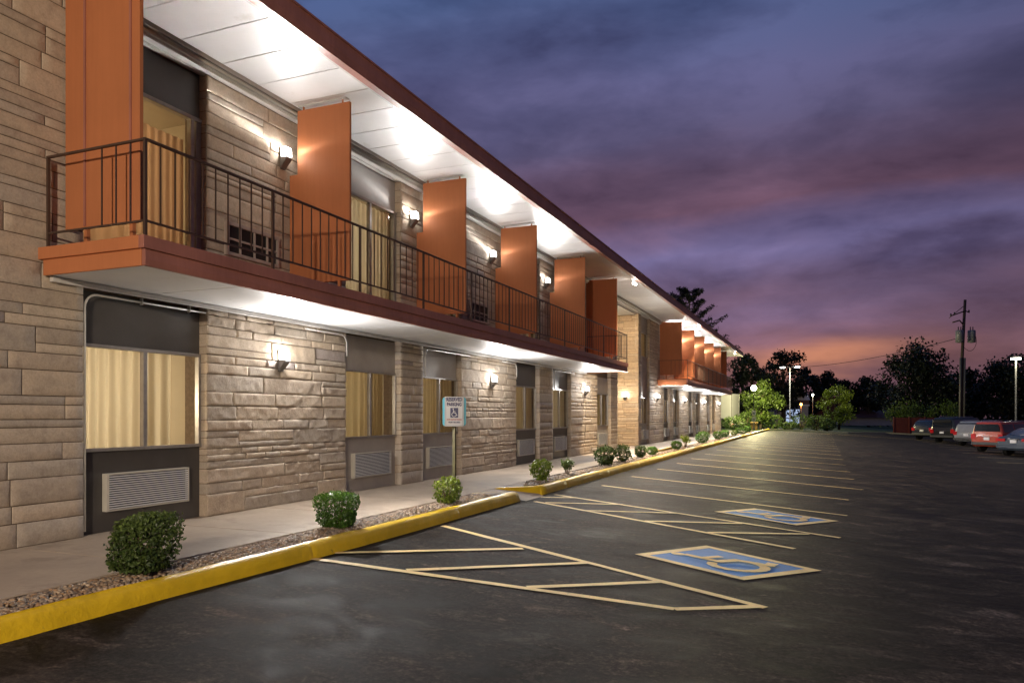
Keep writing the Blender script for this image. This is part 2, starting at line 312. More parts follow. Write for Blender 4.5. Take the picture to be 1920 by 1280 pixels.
# ------------------------------------------------------------------ mesh builder
class MB:
    def __init__(s): s.v = []; s.f = []; s.sm = []; s.tone = []; s.has = False
    def quad(s, a, b, c, d, smooth=False):
        i = len(s.v); s.v += [a, b, c, d]; s.f.append((i, i + 1, i + 2, i + 3)); s.sm.append(smooth)
    def poly(s, pts, smooth=False):
        i = len(s.v); s.v += list(pts); s.f.append(tuple(range(i, i + len(pts)))); s.sm.append(smooth)
    def box(s, x0, x1, y0, y1, z0, z1):
        i = len(s.v)
        s.v += [(x0, y0, z0), (x1, y0, z0), (x1, y1, z0), (x0, y1, z0), (x0, y0, z1), (x1, y0, z1), (x1, y1, z1), (x0, y1, z1)]
        for q in ((0, 3, 2, 1), (4, 5, 6, 7), (0, 1, 5, 4), (1, 2, 6, 5), (2, 3, 7, 6), (3, 0, 4, 7)):
            s.f.append(tuple(i + k for k in q)); s.sm.append(False)
        return s
    def tube(s, path, r, n=10, caps=True):
        P = [Vector(p) for p in path]; i0 = len(s.v); prev = None
        rs = r if isinstance(r, (list, tuple)) else [r] * len(P)
        for k, p in enumerate(P):
            t = (P[min(k + 1, len(P) - 1)] - P[max(k - 1, 0)]).normalized()
            if prev is None:
                u = t.orthogonal().normalized()
            else:
                u = prev - t * prev.dot(t)
                u = u.normalized() if u.length > 1e-6 else t.orthogonal().normalized()
            prev = u; v = t.cross(u)
            for j in range(n):
                a = 2 * math.pi * j / n
                s.v.append(tuple(p + (u * math.cos(a) + v * math.sin(a)) * rs[k]))
        for k in range(len(P) - 1):
            for j in range(n):
                a = i0 + k * n + j; b = i0 + k * n + (j + 1) % n
                s.f.append((a, b, b + n, a + n)); s.sm.append(True)
        if caps:
            s.f.append(tuple(i0 + j for j in range(n))[::-1]); s.sm.append(False)
            e0 = i0 + (len(P) - 1) * n
            s.f.append(tuple(e0 + j for j in range(n))); s.sm.append(False)
        return s
    def lathe(s, prof, cx, cy, n=16):
        i0 = len(s.v)
        for r, z in prof:
            for j in range(n):
                a = 2 * math.pi * j / n; s.v.append((cx + r * math.cos(a), cy + r * math.sin(a), z))
        for k in range(len(prof) - 1):
            for j in range(n):
                a = i0 + k * n + j; b = i0 + k * n + (j + 1) % n
                s.f.append((a, b, b + n, a + n)); s.sm.append(True)
        s.f.append(tuple(i0 + j for j in range(n))[::-1]); s.sm.append(False)
        e0 = i0 + (len(prof) - 1) * n
        s.f.append(tuple(e0 + j for j in range(n))); s.sm.append(False)
        return s
    def prism(s, pts, x0, x1, axis='x'):
        # polygon in the two other axes, extruded along axis
        def mk(a, p): return {'x': (a, p[0], p[1]), 'y': (p[0], a, p[1]), 'z': (p[0], p[1], a)}[axis]
        i = len(s.v); n = len(pts)
        s.v += [mk(x0, p) for p in pts] + [mk(x1, p) for p in pts]
        s.f.append(tuple(range(i, i + n))[::-1]); s.sm.append(False); s.f.append(tuple(range(i + n, i + 2 * n))); s.sm.append(False)
        for k in range(n):
            s.f.append((i + k, i + (k + 1) % n, i + n + (k + 1) % n, i + n + k)); s.sm.append(False)
        return s
    def xf(s, mtx, start=0):
        for k in range(start, len(s.v)): s.v[k] = tuple(mtx @ Vector(s.v[k]))
        return s
    def build(s, name, mat, parent=None, bevel=0.0, loc=None):
        me = bpy.data.meshes.new(name)
        me.from_pydata(s.v, [], s.f); me.update()
        me.polygons.foreach_set('use_smooth', s.sm if len(s.sm) == len(me.polygons) else [False] * len(me.polygons))
        if s.tone:
            a = me.attributes.new('tone', 'FLOAT_COLOR', 'POINT')
            t = np.array(s.tone, dtype=np.float32)
            if t.ndim == 1: t = np.stack([t, t, t, np.ones_like(t)], 1)
            elif t.shape[1] == 3: t = np.concatenate([t, np.ones((len(t), 1), np.float32)], 1)
            a.data.foreach_set('color', t.ravel())
        me.materials.append(M[mat] if isinstance(mat, str) else mat)
        o = bpy.data.objects.new(name, me); C.objects.link(o)
        if parent is not None: o.parent = parent; 
        if loc is not None: o.location = loc
        if bevel:
            bm = o.modifiers.new('bevel', 'BEVEL'); bm.width = bevel; bm.segments = 2; bm.limit_method = 'ANGLE'
        return o
def tag(o, label=None, cat=None, group=None, kind=None):
    if label: o['label'] = label
    if cat: o['category'] = cat
    if group: o['group'] = group
    if kind: o['kind'] = kind
    return o
def thing(name, label, cat, loc=(0, 0, 0), rz=0.0, group=None):
    o = bpy.data.objects.new(name, None); C.objects.link(o); o.empty_display_size = 0.2
    o.location = loc; o.rotation_euler = (0, 0, rz); return tag(o, label, cat, group)
def light(name, parent, loc, power, col, radius=0.06, kind='POINT', size=None, rot=None):
    d = bpy.data.lights.new(name, kind); d.energy = power; d.color = col
    if kind in ('POINT', 'SPOT'): d.shadow_soft_size = radius
    if kind == 'SPOT': d.spot_size = R(155); d.spot_blend = 0.65
    o = bpy.data.objects.new(name, d); C.objects.link(o); o.parent = parent; o.location = loc
    if rot: o.rotation_euler = rot
    return o

def rrect(w, h, r, n=6):
    pts = []
    for (cx_, cz_, a0) in ((w / 2 - r, h / 2 - r, 0), (-w / 2 + r, h / 2 - r, 90), (-w / 2 + r, -h / 2 + r, 180), (w / 2 - r, -h / 2 + r, 270)):
        for k in range(n + 1): a = R(a0 + 90 * k / n); pts.append((cx_ + r * math.cos(a), cz_ + r * math.sin(a)))
    return pts
def optics(lo, cap, down, out_lobe, cut, upk=1.0):
    # hand-shaped light spread: batwing up-light evens the ceiling, dimmed towards wall and panel
    d = lo.data; d.use_nodes = True; n = NT(d.node_tree); em = [q for q in d.node_tree.nodes if q.type == 'EMISSION'][0]
    tc_ = n.n('ShaderNodeTexCoord').outputs['Normal']; sp = n.n('ShaderNodeSeparateXYZ'); n.link(tc_, sp.inputs[0]); dx, dy, dz = sp.outputs
    def sstep(v, a, b):
        m_ = n.n('ShaderNodeMapRange', interpolation_type='SMOOTHSTEP'); n.link(v, m_.inputs[0]); m_.inputs[1].default_value = a; m_.inputs[2].default_value = b; return m_.outputs[0]
    up = n.math('MINIMUM', n.math('DIVIDE', 1.0, n.math('POWER', n.math('MAXIMUM', dz, 0.05), 3.0)), cap)
    up = n.math('MULTIPLY', n.math('MULTIPLY', up, upk), sstep(dz, -0.05, 0.40))
    dn = n.math('MULTIPLY', n.math('SUBTRACT', 1.0, sstep(dz, -0.05, 0.40)), n.math('ADD', down, n.math('MULTIPLY', sstep(dx, 0.3, 0.9), out_lobe)))
    f = n.math('MULTIPLY', n.math('ADD', up, dn), n.math('ADD', 0.07, n.math('MULTIPLY', sstep(dx, -0.5, 0.35), 0.93)))
    if cut: f = n.math('MULTIPLY', f, n.math('SUBTRACT', 1.0, n.math('MULTIPLY', sstep(dy, -0.28, 0.14), cut)))
    n.link(f, em.inputs['Strength'])
# ------------------------------------------------------------------ ground shape: the lot falls away from the kerb
KX = -4.40
def gz(x):
    if x < KX: return 0.0
    if x < 2: return -0.045 * (x - KX)
    a = -0.045 * (2 - KX)
    return a - 0.065 * (min(x, 14) - 2)
def strip_sheet(name, xs, y0, y1, dz, mat, zf=gz, ny=1):
    b = MB()
    for i in range(len(xs) - 1):
        for j in range(ny):
            a0 = y0 + (y1 - y0) * j / ny; a1 = y0 + (y1 - y0) * (j + 1) / ny
            b.quad((xs[i], a0, zf(xs[i]) + dz), (xs[i + 1], a0, zf(xs[i + 1]) + dz), (xs[i + 1], a1, zf(xs[i + 1]) + dz), (xs[i], a1, zf(xs[i]) + dz))
    return tag(b.build(name, mat), kind='structure')
strip_sheet('ground', [-400, KX, 2, 14, 400], -150, 700, -0.06, 'grass')
b = MB()
edge = [(-4.40, 70.6), (2, 72.0), (6, 86), (14, 92), (60, 92)]
b.poly([(KX, -40, 0), (2, -40, gz(2)), (2, 72, gz(2)), (KX, 70.6, 0)]); b.poly([(KX - 0.15, -40, 0), (KX, -40, 0), (KX, 70.6, 0), (KX - 0.15, 70.6, 0)])
b.poly([(2, -40, gz(2)), (14, -40, gz(14)), (14, 92, gz(14)), (6, 86, gz(6)), (2, 72, gz(2))])
b.poly([(14, -40, gz(14)), (70, -40, gz(14)), (70, 92, gz(14)), (14, 92, gz(14))])
lot = tag(b.build('parking_lot', 'asphalt'), kind='structure')

def gline(p, q, wd, z=0.005, name='parking_line', mat='line', parent=lot):
    p = Vector(p); q = Vector(q); d = (q - p).normalized(); nn = Vector((-d.y, d.x)) * wd / 2
    L = (q - p).length; k = max(2, int(L / 0.25)); b = MB(); rnd = random.Random(int(p.x * 1000 + q.y * 77))
    pts = []
    for i in range(k + 1):
        c = p + d * (L * i / k); jl = 1 + rnd.uniform(-0.10, 0.10); off = nn * rnd.uniform(-0.08, 0.08)
        for sgn in (1, -1):
            v = c + off + nn * sgn * jl; pts.append((v.x, v.y, gz(v.x) + z))
    b.v = pts
    for i in range(k): b.f.append((2 * i, 2 * i + 1, 2 * i + 3, 2 * i + 2)); b.sm.append(False)
    return b.build(name, mat, parent)
LW = 0.086
# hatched access aisle nearest the camera
gline((-4.30, 8.16), (-0.42, 6.27), LW); gline((-4.43, 5.78), (-1.06, 5.83), LW, 0.009); gline((-1.06, 5.83), (-0.44, 6.30), LW, 0.0072)
for a, c in (((-4.40, 6.10), (-2.93, 7.37)), ((-3.44, 5.84), (-2.13, 7.07)), ((-2.28, 5.84), (-1.35, 6.66))): gline(a, c, LW, 0.0110)
# second aisle
gline((-4.19, 11.05), (-0.30, 9.20), LW); gline((-4.23, 12.12), (0.20, 10.39), LW)
for a, c in (((-4.30, 11.60), (-3.77, 11.95)), ((-4.0, 11.02), (-2.92, 11.64)), ((-3.23, 10.58), (-1.97, 11.24)), ((-2.24, 10.15), (-1.04, 10.81)), ((-1.34, 9.72), (-0.17, 10.43))): gline(a, c, LW, 0.0075)
stalls = [((-3.97, 14.16), (0.35, 12.78)), ((-3.95, 16.51), (0.44, 15.2)), ((-3.9, 19.08), (0.8, 17.57)), ((-3.85, 21.57), (0.7, 20.25)), ((-3.85, 24.13), (0.7, 22.85)),
          ((-3.85, 27.11), (0.67, 25.9)), ((-3.9, 30.52), (0.67, 29.1)), ((-4.0, 33.7), (0.67, 32.2))]
y = 33.7
while y < 66:
    y += 3.05; stalls.append(((-3.95, y), (0.67, y - 1.4)))
for a, c in stalls: gline(a, c, LW)
gline((-2.9, 66.6), (14.0, 67.6), 0.16)
# stalls on the far side, under the parked cars
for k in range(9):
    yy = 36 + k * 4.2; gline((6.6, yy), (11.2, yy + 4.4), LW)

def sym(Lc, Tc, Rc, Bc):
    # blue square with a yellow border and the wheelchair symbol, lying on the lot; L-T is the edge nearest the building
    Lc, Tc, Rc, Bc = [Vector(p) for p in (Lc, Tc, Rc, Bc)]
    def at(u, v, z):
        p = (Bc * (1 - u) + Rc * u) * (1 - v) + (Lc * (1 - u) + Tc * u) * v
        return (p.x, p.y, gz(p.x) + z)
    b = MB(); o = 0.085
    ring = [(0, 0), (1, 0), (1, 1), (0, 1)]; inn = [(o, o), (1 - o, o), (1 - o, 1 - o), (o, 1 - o)]
    for i in range(4):
        j = (i + 1) % 4
        b.poly([at(*ring[i], .0062), at(*ring[j], .0062), at(*inn[j], .0062), at(*inn[i], .0062)])
    root = b.build('accessible_bay_marking', 'line', lot)
    b = MB(); b.poly([at(*q, .0050) for q in inn]); b.build('blue_field', 'blue', root)
    b = MB()
    def stroke(pts, w, z):
        for (p, q) in zip(pts[:-1], pts[1:]):
            d = Vector((q[0] - p[0], q[1] - p[1])).normalized(); n_ = Vector((-d.y, d.x)) * w / 2; p2 = Vector(p) - d * w * 0.3; q2 = Vector(q) + d * w * 0.3
            b.poly([at(*(p2 + n_), z), at(*(p2 - n_), z), at(*(q2 - n_), z), at(*(q2 + n_), z)]); z += 0.0006
    arc = [(0.44 + 0.21 * math.cos(R(a)), 0.34 + 0.185 * math.sin(R(a))) for a in range(115, 360, 16)]
    stroke(arc, 0.075, .0080)
    stroke([(0.40, 0.78), (0.42, 0.50), (0.62, 0.47), (0.70, 0.24), (0.79, 0.27)], 0.08, .0168)
    stroke([(0.42, 0.63), (0.60, 0.61)], 0.06, .0210)
    hd = [(0.385 + 0.062 * math.cos(R(a)), 0.855 + 0.055 * math.sin(R(a))) for a in range(0, 360, 24)]
    b.poly([at(*q, .0085) for q in hd])
    b.build('wheelchair_symbol', 'line', root)
sym((-1.83, 7.79), (-1.23, 8.77), (-0.01, 8.07), (-0.67, 7.18))
sym((-1.54, 11.80), (-1.02, 12.65), (0.22, 12.02), (-0.34, 11.14))

# ------------------------------------------------------------------ walkway, gravel strip, kerbs
WX = -6.72
b = MB()
ys = [-30, -2, 1.3, 2.9, 4.55, 6.2, 7.8, 9.4, 11.0, 12.6]
yy = 12.6
while yy < 60: yy += 1.62; ys.append(yy)
for i in range(len(ys) - 1):
    b.box(-9.0 if ys[i] > 25 and ys[i] < 29.5 else -7.0, -4.98, ys[i] + 0.006, ys[i + 1] - 0.006, 0.02, 0.15)
walk = tag(b.build('walkway', 'concrete', bevel=0.006), kind='structure')
b = MB(); b.box(-7.0, -4.98, -30, 60, 0.0, 0.138); tag(b.build('walkway_bed', 'edging'), kind='structure')
# ramp slab between the two kerbs
b = MB()
b.poly([(-4.98, 10.35, 0.146), (-4.98, 12.6, 0.146), (-4.39, 11.85, 0.012), (-4.39, 11.0, 0.012)])
b.poly([(-4.39, 11.0, 0.012), (-4.39, 11.85, 0.012), (-4.30, 11.80, 0.005), (-4.30, 10.95, 0.005)])
tag(b.build('kerb_ramp', 'concrete'), kind='structure')
b = MB(); b.box(-4.975, -4.55, -30, 10.4, 0.0, 0.118); b.box(-4.975, -4.55, 12.6, 58, 0.0, 0.118)
b.poly([(-4.975, 10.4, .118), (-4.60, 10.4, .118), (-4.60, 10.9, .118), (-4.72, 10.75, .118)])
tag(b.build('gravel_bed', 'soil'), kind='structure')
# dark edging along the walkway
b = MB(); b.box(-4.985, -4.965, 12.7, 58, 0.02, 0.158); tag(b.build('edging_strip', 'edging'), kind='structure')

def kerb(name, y0, y1, label, mat='kerb_yellow', inner=-4.565, outer=-4.405, top=0.145):
    prof = [(outer + 0.02, -0.05), (outer + 0.012, 0.0), (outer, 0.06), (outer - 0.012, 0.105), (outer - 0.035, 0.132), (outer - 0.075, top), (inner + 0.03, top + 0.002), (inner, top - 0.01), (inner - 0.005, 0.0)]
    b = MB(); n = max(2, int((y1 - y0) / 0.12)) if y1 < 30 else max(2, int((y1 - y0) / 0.3)); k = len(prof)
    YS = [y0 + (y1 - y0) * i / n for i in range(n + 1)]; jts = [y0 + 1.4 + 3.05 * i for i in range(int((y1 - y0 - 1.5) / 3.05) + 1)]
    YS = sorted([(q, 0.0) for q in YS if all(abs(q - j_) > 0.02 for j_ in jts)] + [(j_ + o_, d_) for j_ in jts for o_, d_ in ((-0.010, 0.0), (-0.003, 0.003), (0.003, 0.003), (0.010, 0.0))]); n = len(YS) - 1
    for i in range(n + 1):
        y, gro = YS[i]
        wob = 0.010 * noise.noise(Vector((y * 0.6, 3.1, 0))); wz = 0.007 * noise.noise(Vector((y * 1.3, 8.1, 0)))
        for (x, z) in prof:
            ch = 0.006 * noise.noise(Vector((x * 20, y * 5.0, z * 20)))
            x -= gro if x > -4.5 else 0; z = z - gro if z > 0.08 else z
            chip = max(0, noise.noise(Vector((y * 5.3, 5.5, x * 9))) - 0.40) * 0.03; z = z - chip if z > 0.09 else z
            b.v.append((x + wob + ch - (0.09 if x > -4.5 else 0.03) * min(1.0, max(0.0, (6.6 - y) / 3.0)), y, max(z + wz * (z > 0.03) + ch, -0.05)))
    for i in range(n):
        for j in range(k - 1):
            a = i * k + j; b.f.append((a, a + k, a + k + 1, a + 1)); b.sm.append(True)
    b.f.append(tuple(range(k))); b.sm.append(False); b.f.append(tuple(n * k + j for j in range(k))[::-1]); b.sm.append(False)
    return tag(b.build(name, mat), label, 'kerb', 'yellow kerbs along the planting strip')
kerb('kerb', -20, 10.93, 'yellow painted kerb in the foreground, ending at the kerb ramp')
kb = kerb('kerb', 11.92, 71.0, 'long yellow painted kerb running from the kerb ramp to the far lamp post')
b = MB()  # flared wing of the far kerb beside the ramp
b.v = [(-4.42, 11.92, 0.0), (-4.42, 11.92, 0.14), (-4.95, 11.30, 0.155), (-4.98, 11.22, 0.140), (-4.60, 12.0, 0.147), (-4.98, 11.45, 0.152)]
b.f = [(0, 1, 2, 3), (1, 4, 5, 2), ]; b.sm = [False] * 2
b.build('flared_wing', 'kerb_yellow', kb)
b = MB(); b.box(-4.985, -4.90, 24.0, 26.6, 0.1, 0.24); tag(b.build('kerb_block', 'kerb_yellow', bevel=0.02), 'short raised yellow kerb piece at the walkway edge beside a round clipped shrub', 'kerb')
b = MB()  # yellow edge of the strip at the ramp
b.poly([(-4.95, 10.35, 0.156), (-4.62, 10.86, 0.152), (-4.60, 10.93, 0.150), (-4.99, 10.42, 0.154)]); b.build('yellow_edge', 'kerb_yellow', kb)

# pebbles: nobody could count them
rnd = random.Random(5)
ICO = []
g = (1 + 5 ** .5) / 2
IV = [Vector(v).normalized() for v in ((-1, g, 0), (1, g, 0), (-1, -g, 0), (1, -g, 0), (0, -1, g), (0, 1, g), (0, -1, -g), (0, 1, -g), (g, 0, -1), (g, 0, 1), (-g, 0, -1), (-g, 0, 1))]
IF = [(0, 11, 5), (0, 5, 1), (0, 1, 7), (0, 7, 10), (0, 10, 11), (1, 5, 9), (5, 11, 4), (11, 10, 2), (10, 7, 6), (7, 1, 8), (3, 9, 4), (3, 4, 2), (3, 2, 6), (3, 6, 8), (3, 8, 9), (4, 9, 5), (2, 4, 11), (6, 2, 10), (8, 6, 7), (9, 8, 1)]
PC = [(0.30, 0.23, 0.165), (0.22, 0.165, 0.12), (0.38, 0.31, 0.24), (0.17, 0.14, 0.12), (0.33, 0.22, 0.13), (0.26, 0.24, 0.22), (0.44, 0.38, 0.31)]
b = MB()
def pebble(x, y, z, r):
    i = len(b.v); ang = rnd.uniform(0, 6.28); ca, sa = math.cos(ang), math.sin(ang)
    ax, ay, az_ = r * rnd.uniform(0.9, 1.5), r * rnd.uniform(0.7, 1.0), r * rnd.uniform(0.5, 0.8); t = rnd.choice(PC); k = rnd.uniform(0.55, 0.98); t = (t[0] * k * 1.12, t[1] * k, t[2] * k * 0.86)
    tl = rnd.uniform(-0.4, 0.4)
    for v in IV:
        q = 1 + rnd.uniform(-0.16, 0.16); px, py, pz = v.x * ax * q, v.y * ay * q, v.z * az_ * q
        pz += px * tl
        b.v.append((x + px * ca - py * sa, y + px * sa + py * ca, z + pz)); b.tone.append(t)
    for f in IF: b.f.append((i + f[0], i + f[1], i + f[2])); b.sm.append(True)
for (y0, y1, n_, r) in ((1.5, 6, 4600, 0.017), (6, 10.4, 3200, 0.019), (12.1, 20, 3000, 0.023), (20, 34, 2600, 0.034), (34, 56, 2000, 0.05)):
    for _ in range(n_):
        y = rnd.uniform(y0, y1); x = rnd.uniform(-4.975, -4.575)
        if y > 12 and y < 12.7 and x < -4.6 - (12.7 - y) * -0.0 - 0.2: x = rnd.uniform(-4.8, -4.63)
        mound = 0.02 * math.sin((x + 4.975) / 0.40 * math.pi)
        pebble(x, y, 0.124 + mound + rnd.uniform(-0.004, 0.008), r * rnd.uniform(0.6, 1.35))
tag(b.build('gravel', 'pebble'), 'tan river pebbles filling the planting strip between walkway and kerb', 'gravel', kind='stuff')

# ------------------------------------------------------------------ motel
motel = thing('motel_building', 'two storey limestone motel with orange balcony panels and a white soffit', 'motel', (WX, 15, 0))
mp = Vector(motel.location)
def part(bm, name, mat, parent=motel, bevel=0.0):
    o = bm.build(name, mat, None, bevel); o.parent = parent
    o.matrix_parent_inverse = Matrix.Translation(-mp) if parent is motel else Matrix.Identity(4)
    return o
def sub(bm, name, mat, parent, bevel=0.0):
    return bm.build(name, mat, parent, bevel)

ZS = 5.52      # roof soffit underside
ZF = 0.15      # walkway level
STONE_PAL = [(0.49, 0.40, 0.305), (0.465, 0.38, 0.295), (0.51, 0.425, 0.33), (0.445, 0.37, 0.295), (0.43, 0.37, 0.305), (0.50, 0.415, 0.325)]
def stones(name, regions, fn, seed, *a_, **k_):
    for q_, rg_ in enumerate(regions): stones_(name, [rg_], fn, seed + q_ * 101, *a_, **k_)
def stones_(name, regions, fn, seed, amp, smooth_big, heights, ret=0.13, mat='stone', both=True):
    """coursed ashlar: every stone a rough cushion of its own, mortar joints between"""
    rn = random.Random(seed); b = MB()
    for (a0, a1, z0, z1) in regions:
        z = z0; courses = []
        while z < z1 - 0.03:
            h = rn.choice(heights)
            if z1 - (z + h) < 0.07: h = z1 - z
            courses.append((z, z + h)); z += h
        for (c0, c1) in courses:
            h = c1 - c0; a = a0; rects = []
            while a < a1 - 1e-4:
                L = rn.uniform(2.4, 6.0) * max(h, 0.11) if not smooth_big else rn.uniform(0.38, 1.05) * (1.5 if h < 0.13 else 1)
                if a1 - (a + L) < 0.16: L = a1 - a
                if h > 0.19 and rn.random() < 0.45:
                    k = c0 + h * rn.choice((0.34, 0.38, 0.62, 0.66)); rects += [(a, a + L, c0, k), (a, a + L, k, c1)]
                else: rects.append((a, a + L, c0, c1))
                a += L
            for (p0, p1, q0, q1) in rects:
                j = 0.0035
                gl, gr = (0 if abs(p0 - a0) < 1e-4 else j), (0 if abs(p1 - a1) < 1e-4 else j)
                P0, P1, Q0, Q1 = p0 + gl, p1 - gr, q0 + j, q1 - j
                e = 0.005
                st = (0.032 if a0 < 17 else 0.055) if amp > 0.006 else 0.09
                na = max(1, int((P1 - P0) / st)); nz = max(1, int((Q1 - Q0) / (st * 0.8)))
                As = [P0, P0 + e] + [P0 + e + (P1 - P0 - 2 * e) * i / na for i in range(1, na)] + [P1 - e, P1]
                Zs = [Q0, Q0 + e] + [Q0 + e + (Q1 - Q0 - 2 * e) * i / nz for i in range(1, nz)] + [Q1 - e, Q1]
                off = rn.uniform(-0.003, 0.005) * (amp / 0.012); sd = rn.uniform(0, 90)
                big = amp * rn.uniform(0.6, 1.5); t = rn.choice(STONE_PAL); k = rn.uniform(0.92, 1.09)
                if rn.random() < 0.012: t = (0.34, 0.29, 0.265)
                t = (t[0] * k, t[1] * k, t[2] * k)
                tlx, tlz = rn.uniform(-1, 1) * big * 0.35, rn.uniform(-1, 1) * big * 0.30
                i0 = len(b.v); nA, nZ = len(As), len(Zs)
                for iz, zz in enumerate(Zs):
                    for ia, aa in enumerate(As):
                        if ia in (0, nA - 1) or iz in (0, nZ - 1):
                            d = -0.006 if amp > 0.008 else -0.0045
                            if (ia == 0 and gl == 0) or (ia == nA - 1 and gr == 0): d = -ret
                        else:
                            u = (aa - P0) / (P1 - P0) - 0.5; v = (zz - Q0) / (Q1 - Q0) - 0.5
                            n1 = noise.noise(Vector((aa * 5 + sd, zz * 7, sd))); n2 = noise.noise(Vector((aa * 14 + sd, zz * 20 + sd, 1.7)))
                            n3 = abs(noise.noise(Vector((aa * 8 + zz * 5 + sd, zz * 3, sd + 9))))
                            n4 = abs(noise.noise(Vector((aa * 19 - zz * 9 + sd, zz * 24 + aa * 6, sd + 4))))
                            d = off + big * (n1 * 0.55 + n2 * 0.45 + n3 * 0.8 - n4 * 0.7) + tlx * u + tlz * v
                            d += 0.0
                            d = max(d, -0.006 if amp > 0.008 else -0.003)
                        b.v.append(fn(aa, d, zz)); b.tone.append(t)
                for iz in range(nZ - 1):
                    for ia in range(nA - 1):
                        q = i0 + iz * nA + ia; b.f.append((q, q + 1, q + nA + 1, q + nA))
                        b.sm.append(0 < iz < nZ - 2 and 0 < ia < nA - 2)
    return part(b, name, mat)
HT = [0.075, 0.10, 0.13, 0.17, 0.21, 0.24, 0.26]
HL = [0.085, 0.10, 0.09, 0.22, 0.24, 0.26, 0.16]
face = lambda a, d, z: (WX + d, a, z)
BAY = [(5.21, 6.80), (9.60, 11.20), (12.00, 13.55), (16.48, 18.05), (19.10, 20.65), (23.41, 25.05), (29.75, 31.25), (34.30, 35.80), (36.70, 38.20), (41.25, 42.75), (43.65, 45.15), (48.20, 49.70), (50.55, 52.05)]
ZU0, ZU1 = 2.92, 5.37
stones('stone_wall', [(1.0, 5.21, ZF, 5.45)], face, 11, 0.0060, True, HL)
stones('stone_wall', [(6.80, 9.60, ZF, 2.62), (13.55, 16.48, ZF, 2.62), (20.65, 23.41, ZF, 2.62)], face, 23, 0.016, False, HT)
stones('stone_wall', [(11.20, 12.00, ZF, 2.62), (18.05, 19.10, ZF, 2.62), (25.05, 26.0, ZF, 2.62)], face, 35, 0.006, False, HT)
stones('stone_wall', [(6.80, 9.60, ZU0, ZU1), (13.55, 16.48, ZU0, ZU1), (20.65, 23.41, ZU0, ZU1)], face, 41, 0.009, False, HT)
stones('stone_wall', [(11.20, 12.00, ZU0, ZU1), (18.05, 19.10, ZU0, ZU1), (25.05, 26.0, ZF + 2.5, ZU1)], face, 43, 0.006, False, HT)
stones('stone_wall', [(31.25, 34.30, ZF, 5.40), (38.20, 41.25, ZF, 2.62), (45.15, 48.20, ZF, 2.62), (52.05, 55.2, ZF, 2.62), (29.23, 29.75, ZF, 5.40)], face, 51, 0.011, False, HT)
stones('stone_wall', [(35.80, 36.70, ZF, 2.62), (42.75, 43.65, ZF, 2.62), (49.70, 50.55, ZF, 2.62), (34.3, 55.2, ZU0, 5.40)], face, 57, 0.005, False, HT)
# end wall of the far wing, facing the breezeway
endf = lambda a, d, z: (a, 29.23 - d, z)
stones('end_wall', [(-12.0, WX, ZF, 5.30)], endf, 63, 0.006, True, HL, 0.0, 'stone_lamp_tint')

# mortar backing and masonry core
RX = WX - 0.11      # recess plane of the window bays
b = MB()
def seg(y0, y1, z0, z1): b.box(WX - 0.34, WX - 0.013, y0, y1, z0, z1)
seg(-30, 5.205, 0.0, 5.5)
for (y0, y1) in ((6.805, 9.595), (11.205, 11.995), (13.555, 16.475), (18.055, 19.095), (20.655, 23.405), (25.055, 25.995), (29.235, 29.745), (31.255, 34.295), (35.805, 36.695), (38.205, 41.245), (42.755, 43.645), (45.155, 48.195), (49.705, 50.545), (52.055, 55.19)):
    seg(y0, y1, 0.0, 5.45)
for (y0, y1) in BAY:   # floor-edge beam across each bay, behind the balcony
    b.box(WX - 0.34, WX - 0.12, y0, y1, 2.60, 2.93)
for (y0, y1) in BAY[7:]: b.box(WX - 0.34, WX - 0.013, y0, y1, 2.93, 5.45)
b.box(WX - 12, WX - 0.341, 25.7, 25.995, 0.0, 5.45); b.box(WX - 12, WX - 0.35, 29.245, 29.5, 0.0, 5.45); b.box(WX - 12, WX - 0.35, 54.9, 55.19, 0, 5.45)
b.box(WX - 12.3, WX - 12, -30, 55.2, 0, 5.5)
part(b, 'masonry_core', 'mortar')
b = MB(); b.box(WX - 12, WX - 0.345, -30, 25.69, 2.60, 2.9); b.box(WX - 12, WX - 0.345, 29.51, 54.89, 2.60, 2.9); part(b, 'floor_slab', 'mortar')

# roof
EX = -5.20
b = MB(); b.box(WX - 13, EX - 0.03, -30, 55.3, ZS + 0.03, ZS + 0.18); part(b, 'roof', 'maroon')
b = MB()
b.prism([(EX - 0.10, ZS - 0.035), (EX, ZS - 0.035), (EX + 0.012, ZS + 0.06), (EX + 0.012, ZS + 0.20), (EX - 0.10, ZS + 0.20)], -30, 55.35, 'y')
part(b, 'fascia', 'maroon')
b = MB(); b.box(EX - 0.13, EX + 0.03, -30, 55.37, ZS + 0.2005, ZS + 0.222); part(b, 'drip_edge', 'maroon')
b = MB()
jy = 3.2
ys = []
while jy < 55.3: ys.append(jy); jy += 0.62
ys = [-30] + ys + [55.3]
for i in range(len(ys) - 1):
    b.box(WX + 0.10 if not (26 <= ys[i] <= 29) else WX + 0.10, EX - 0.11, ys[i] + 0.007, ys[i + 1] - 0.007, ZS, ZS + 0.028)
part(b, 'soffit', 'white_soffit', bevel=0.003)
b = MB(); b.box(EX - 0.150, EX - 0.1005, -30, 55.3, ZS - 0.022, ZS + 0.02); part(b, 'soffit_trim', 'trim_white', bevel=0.004)
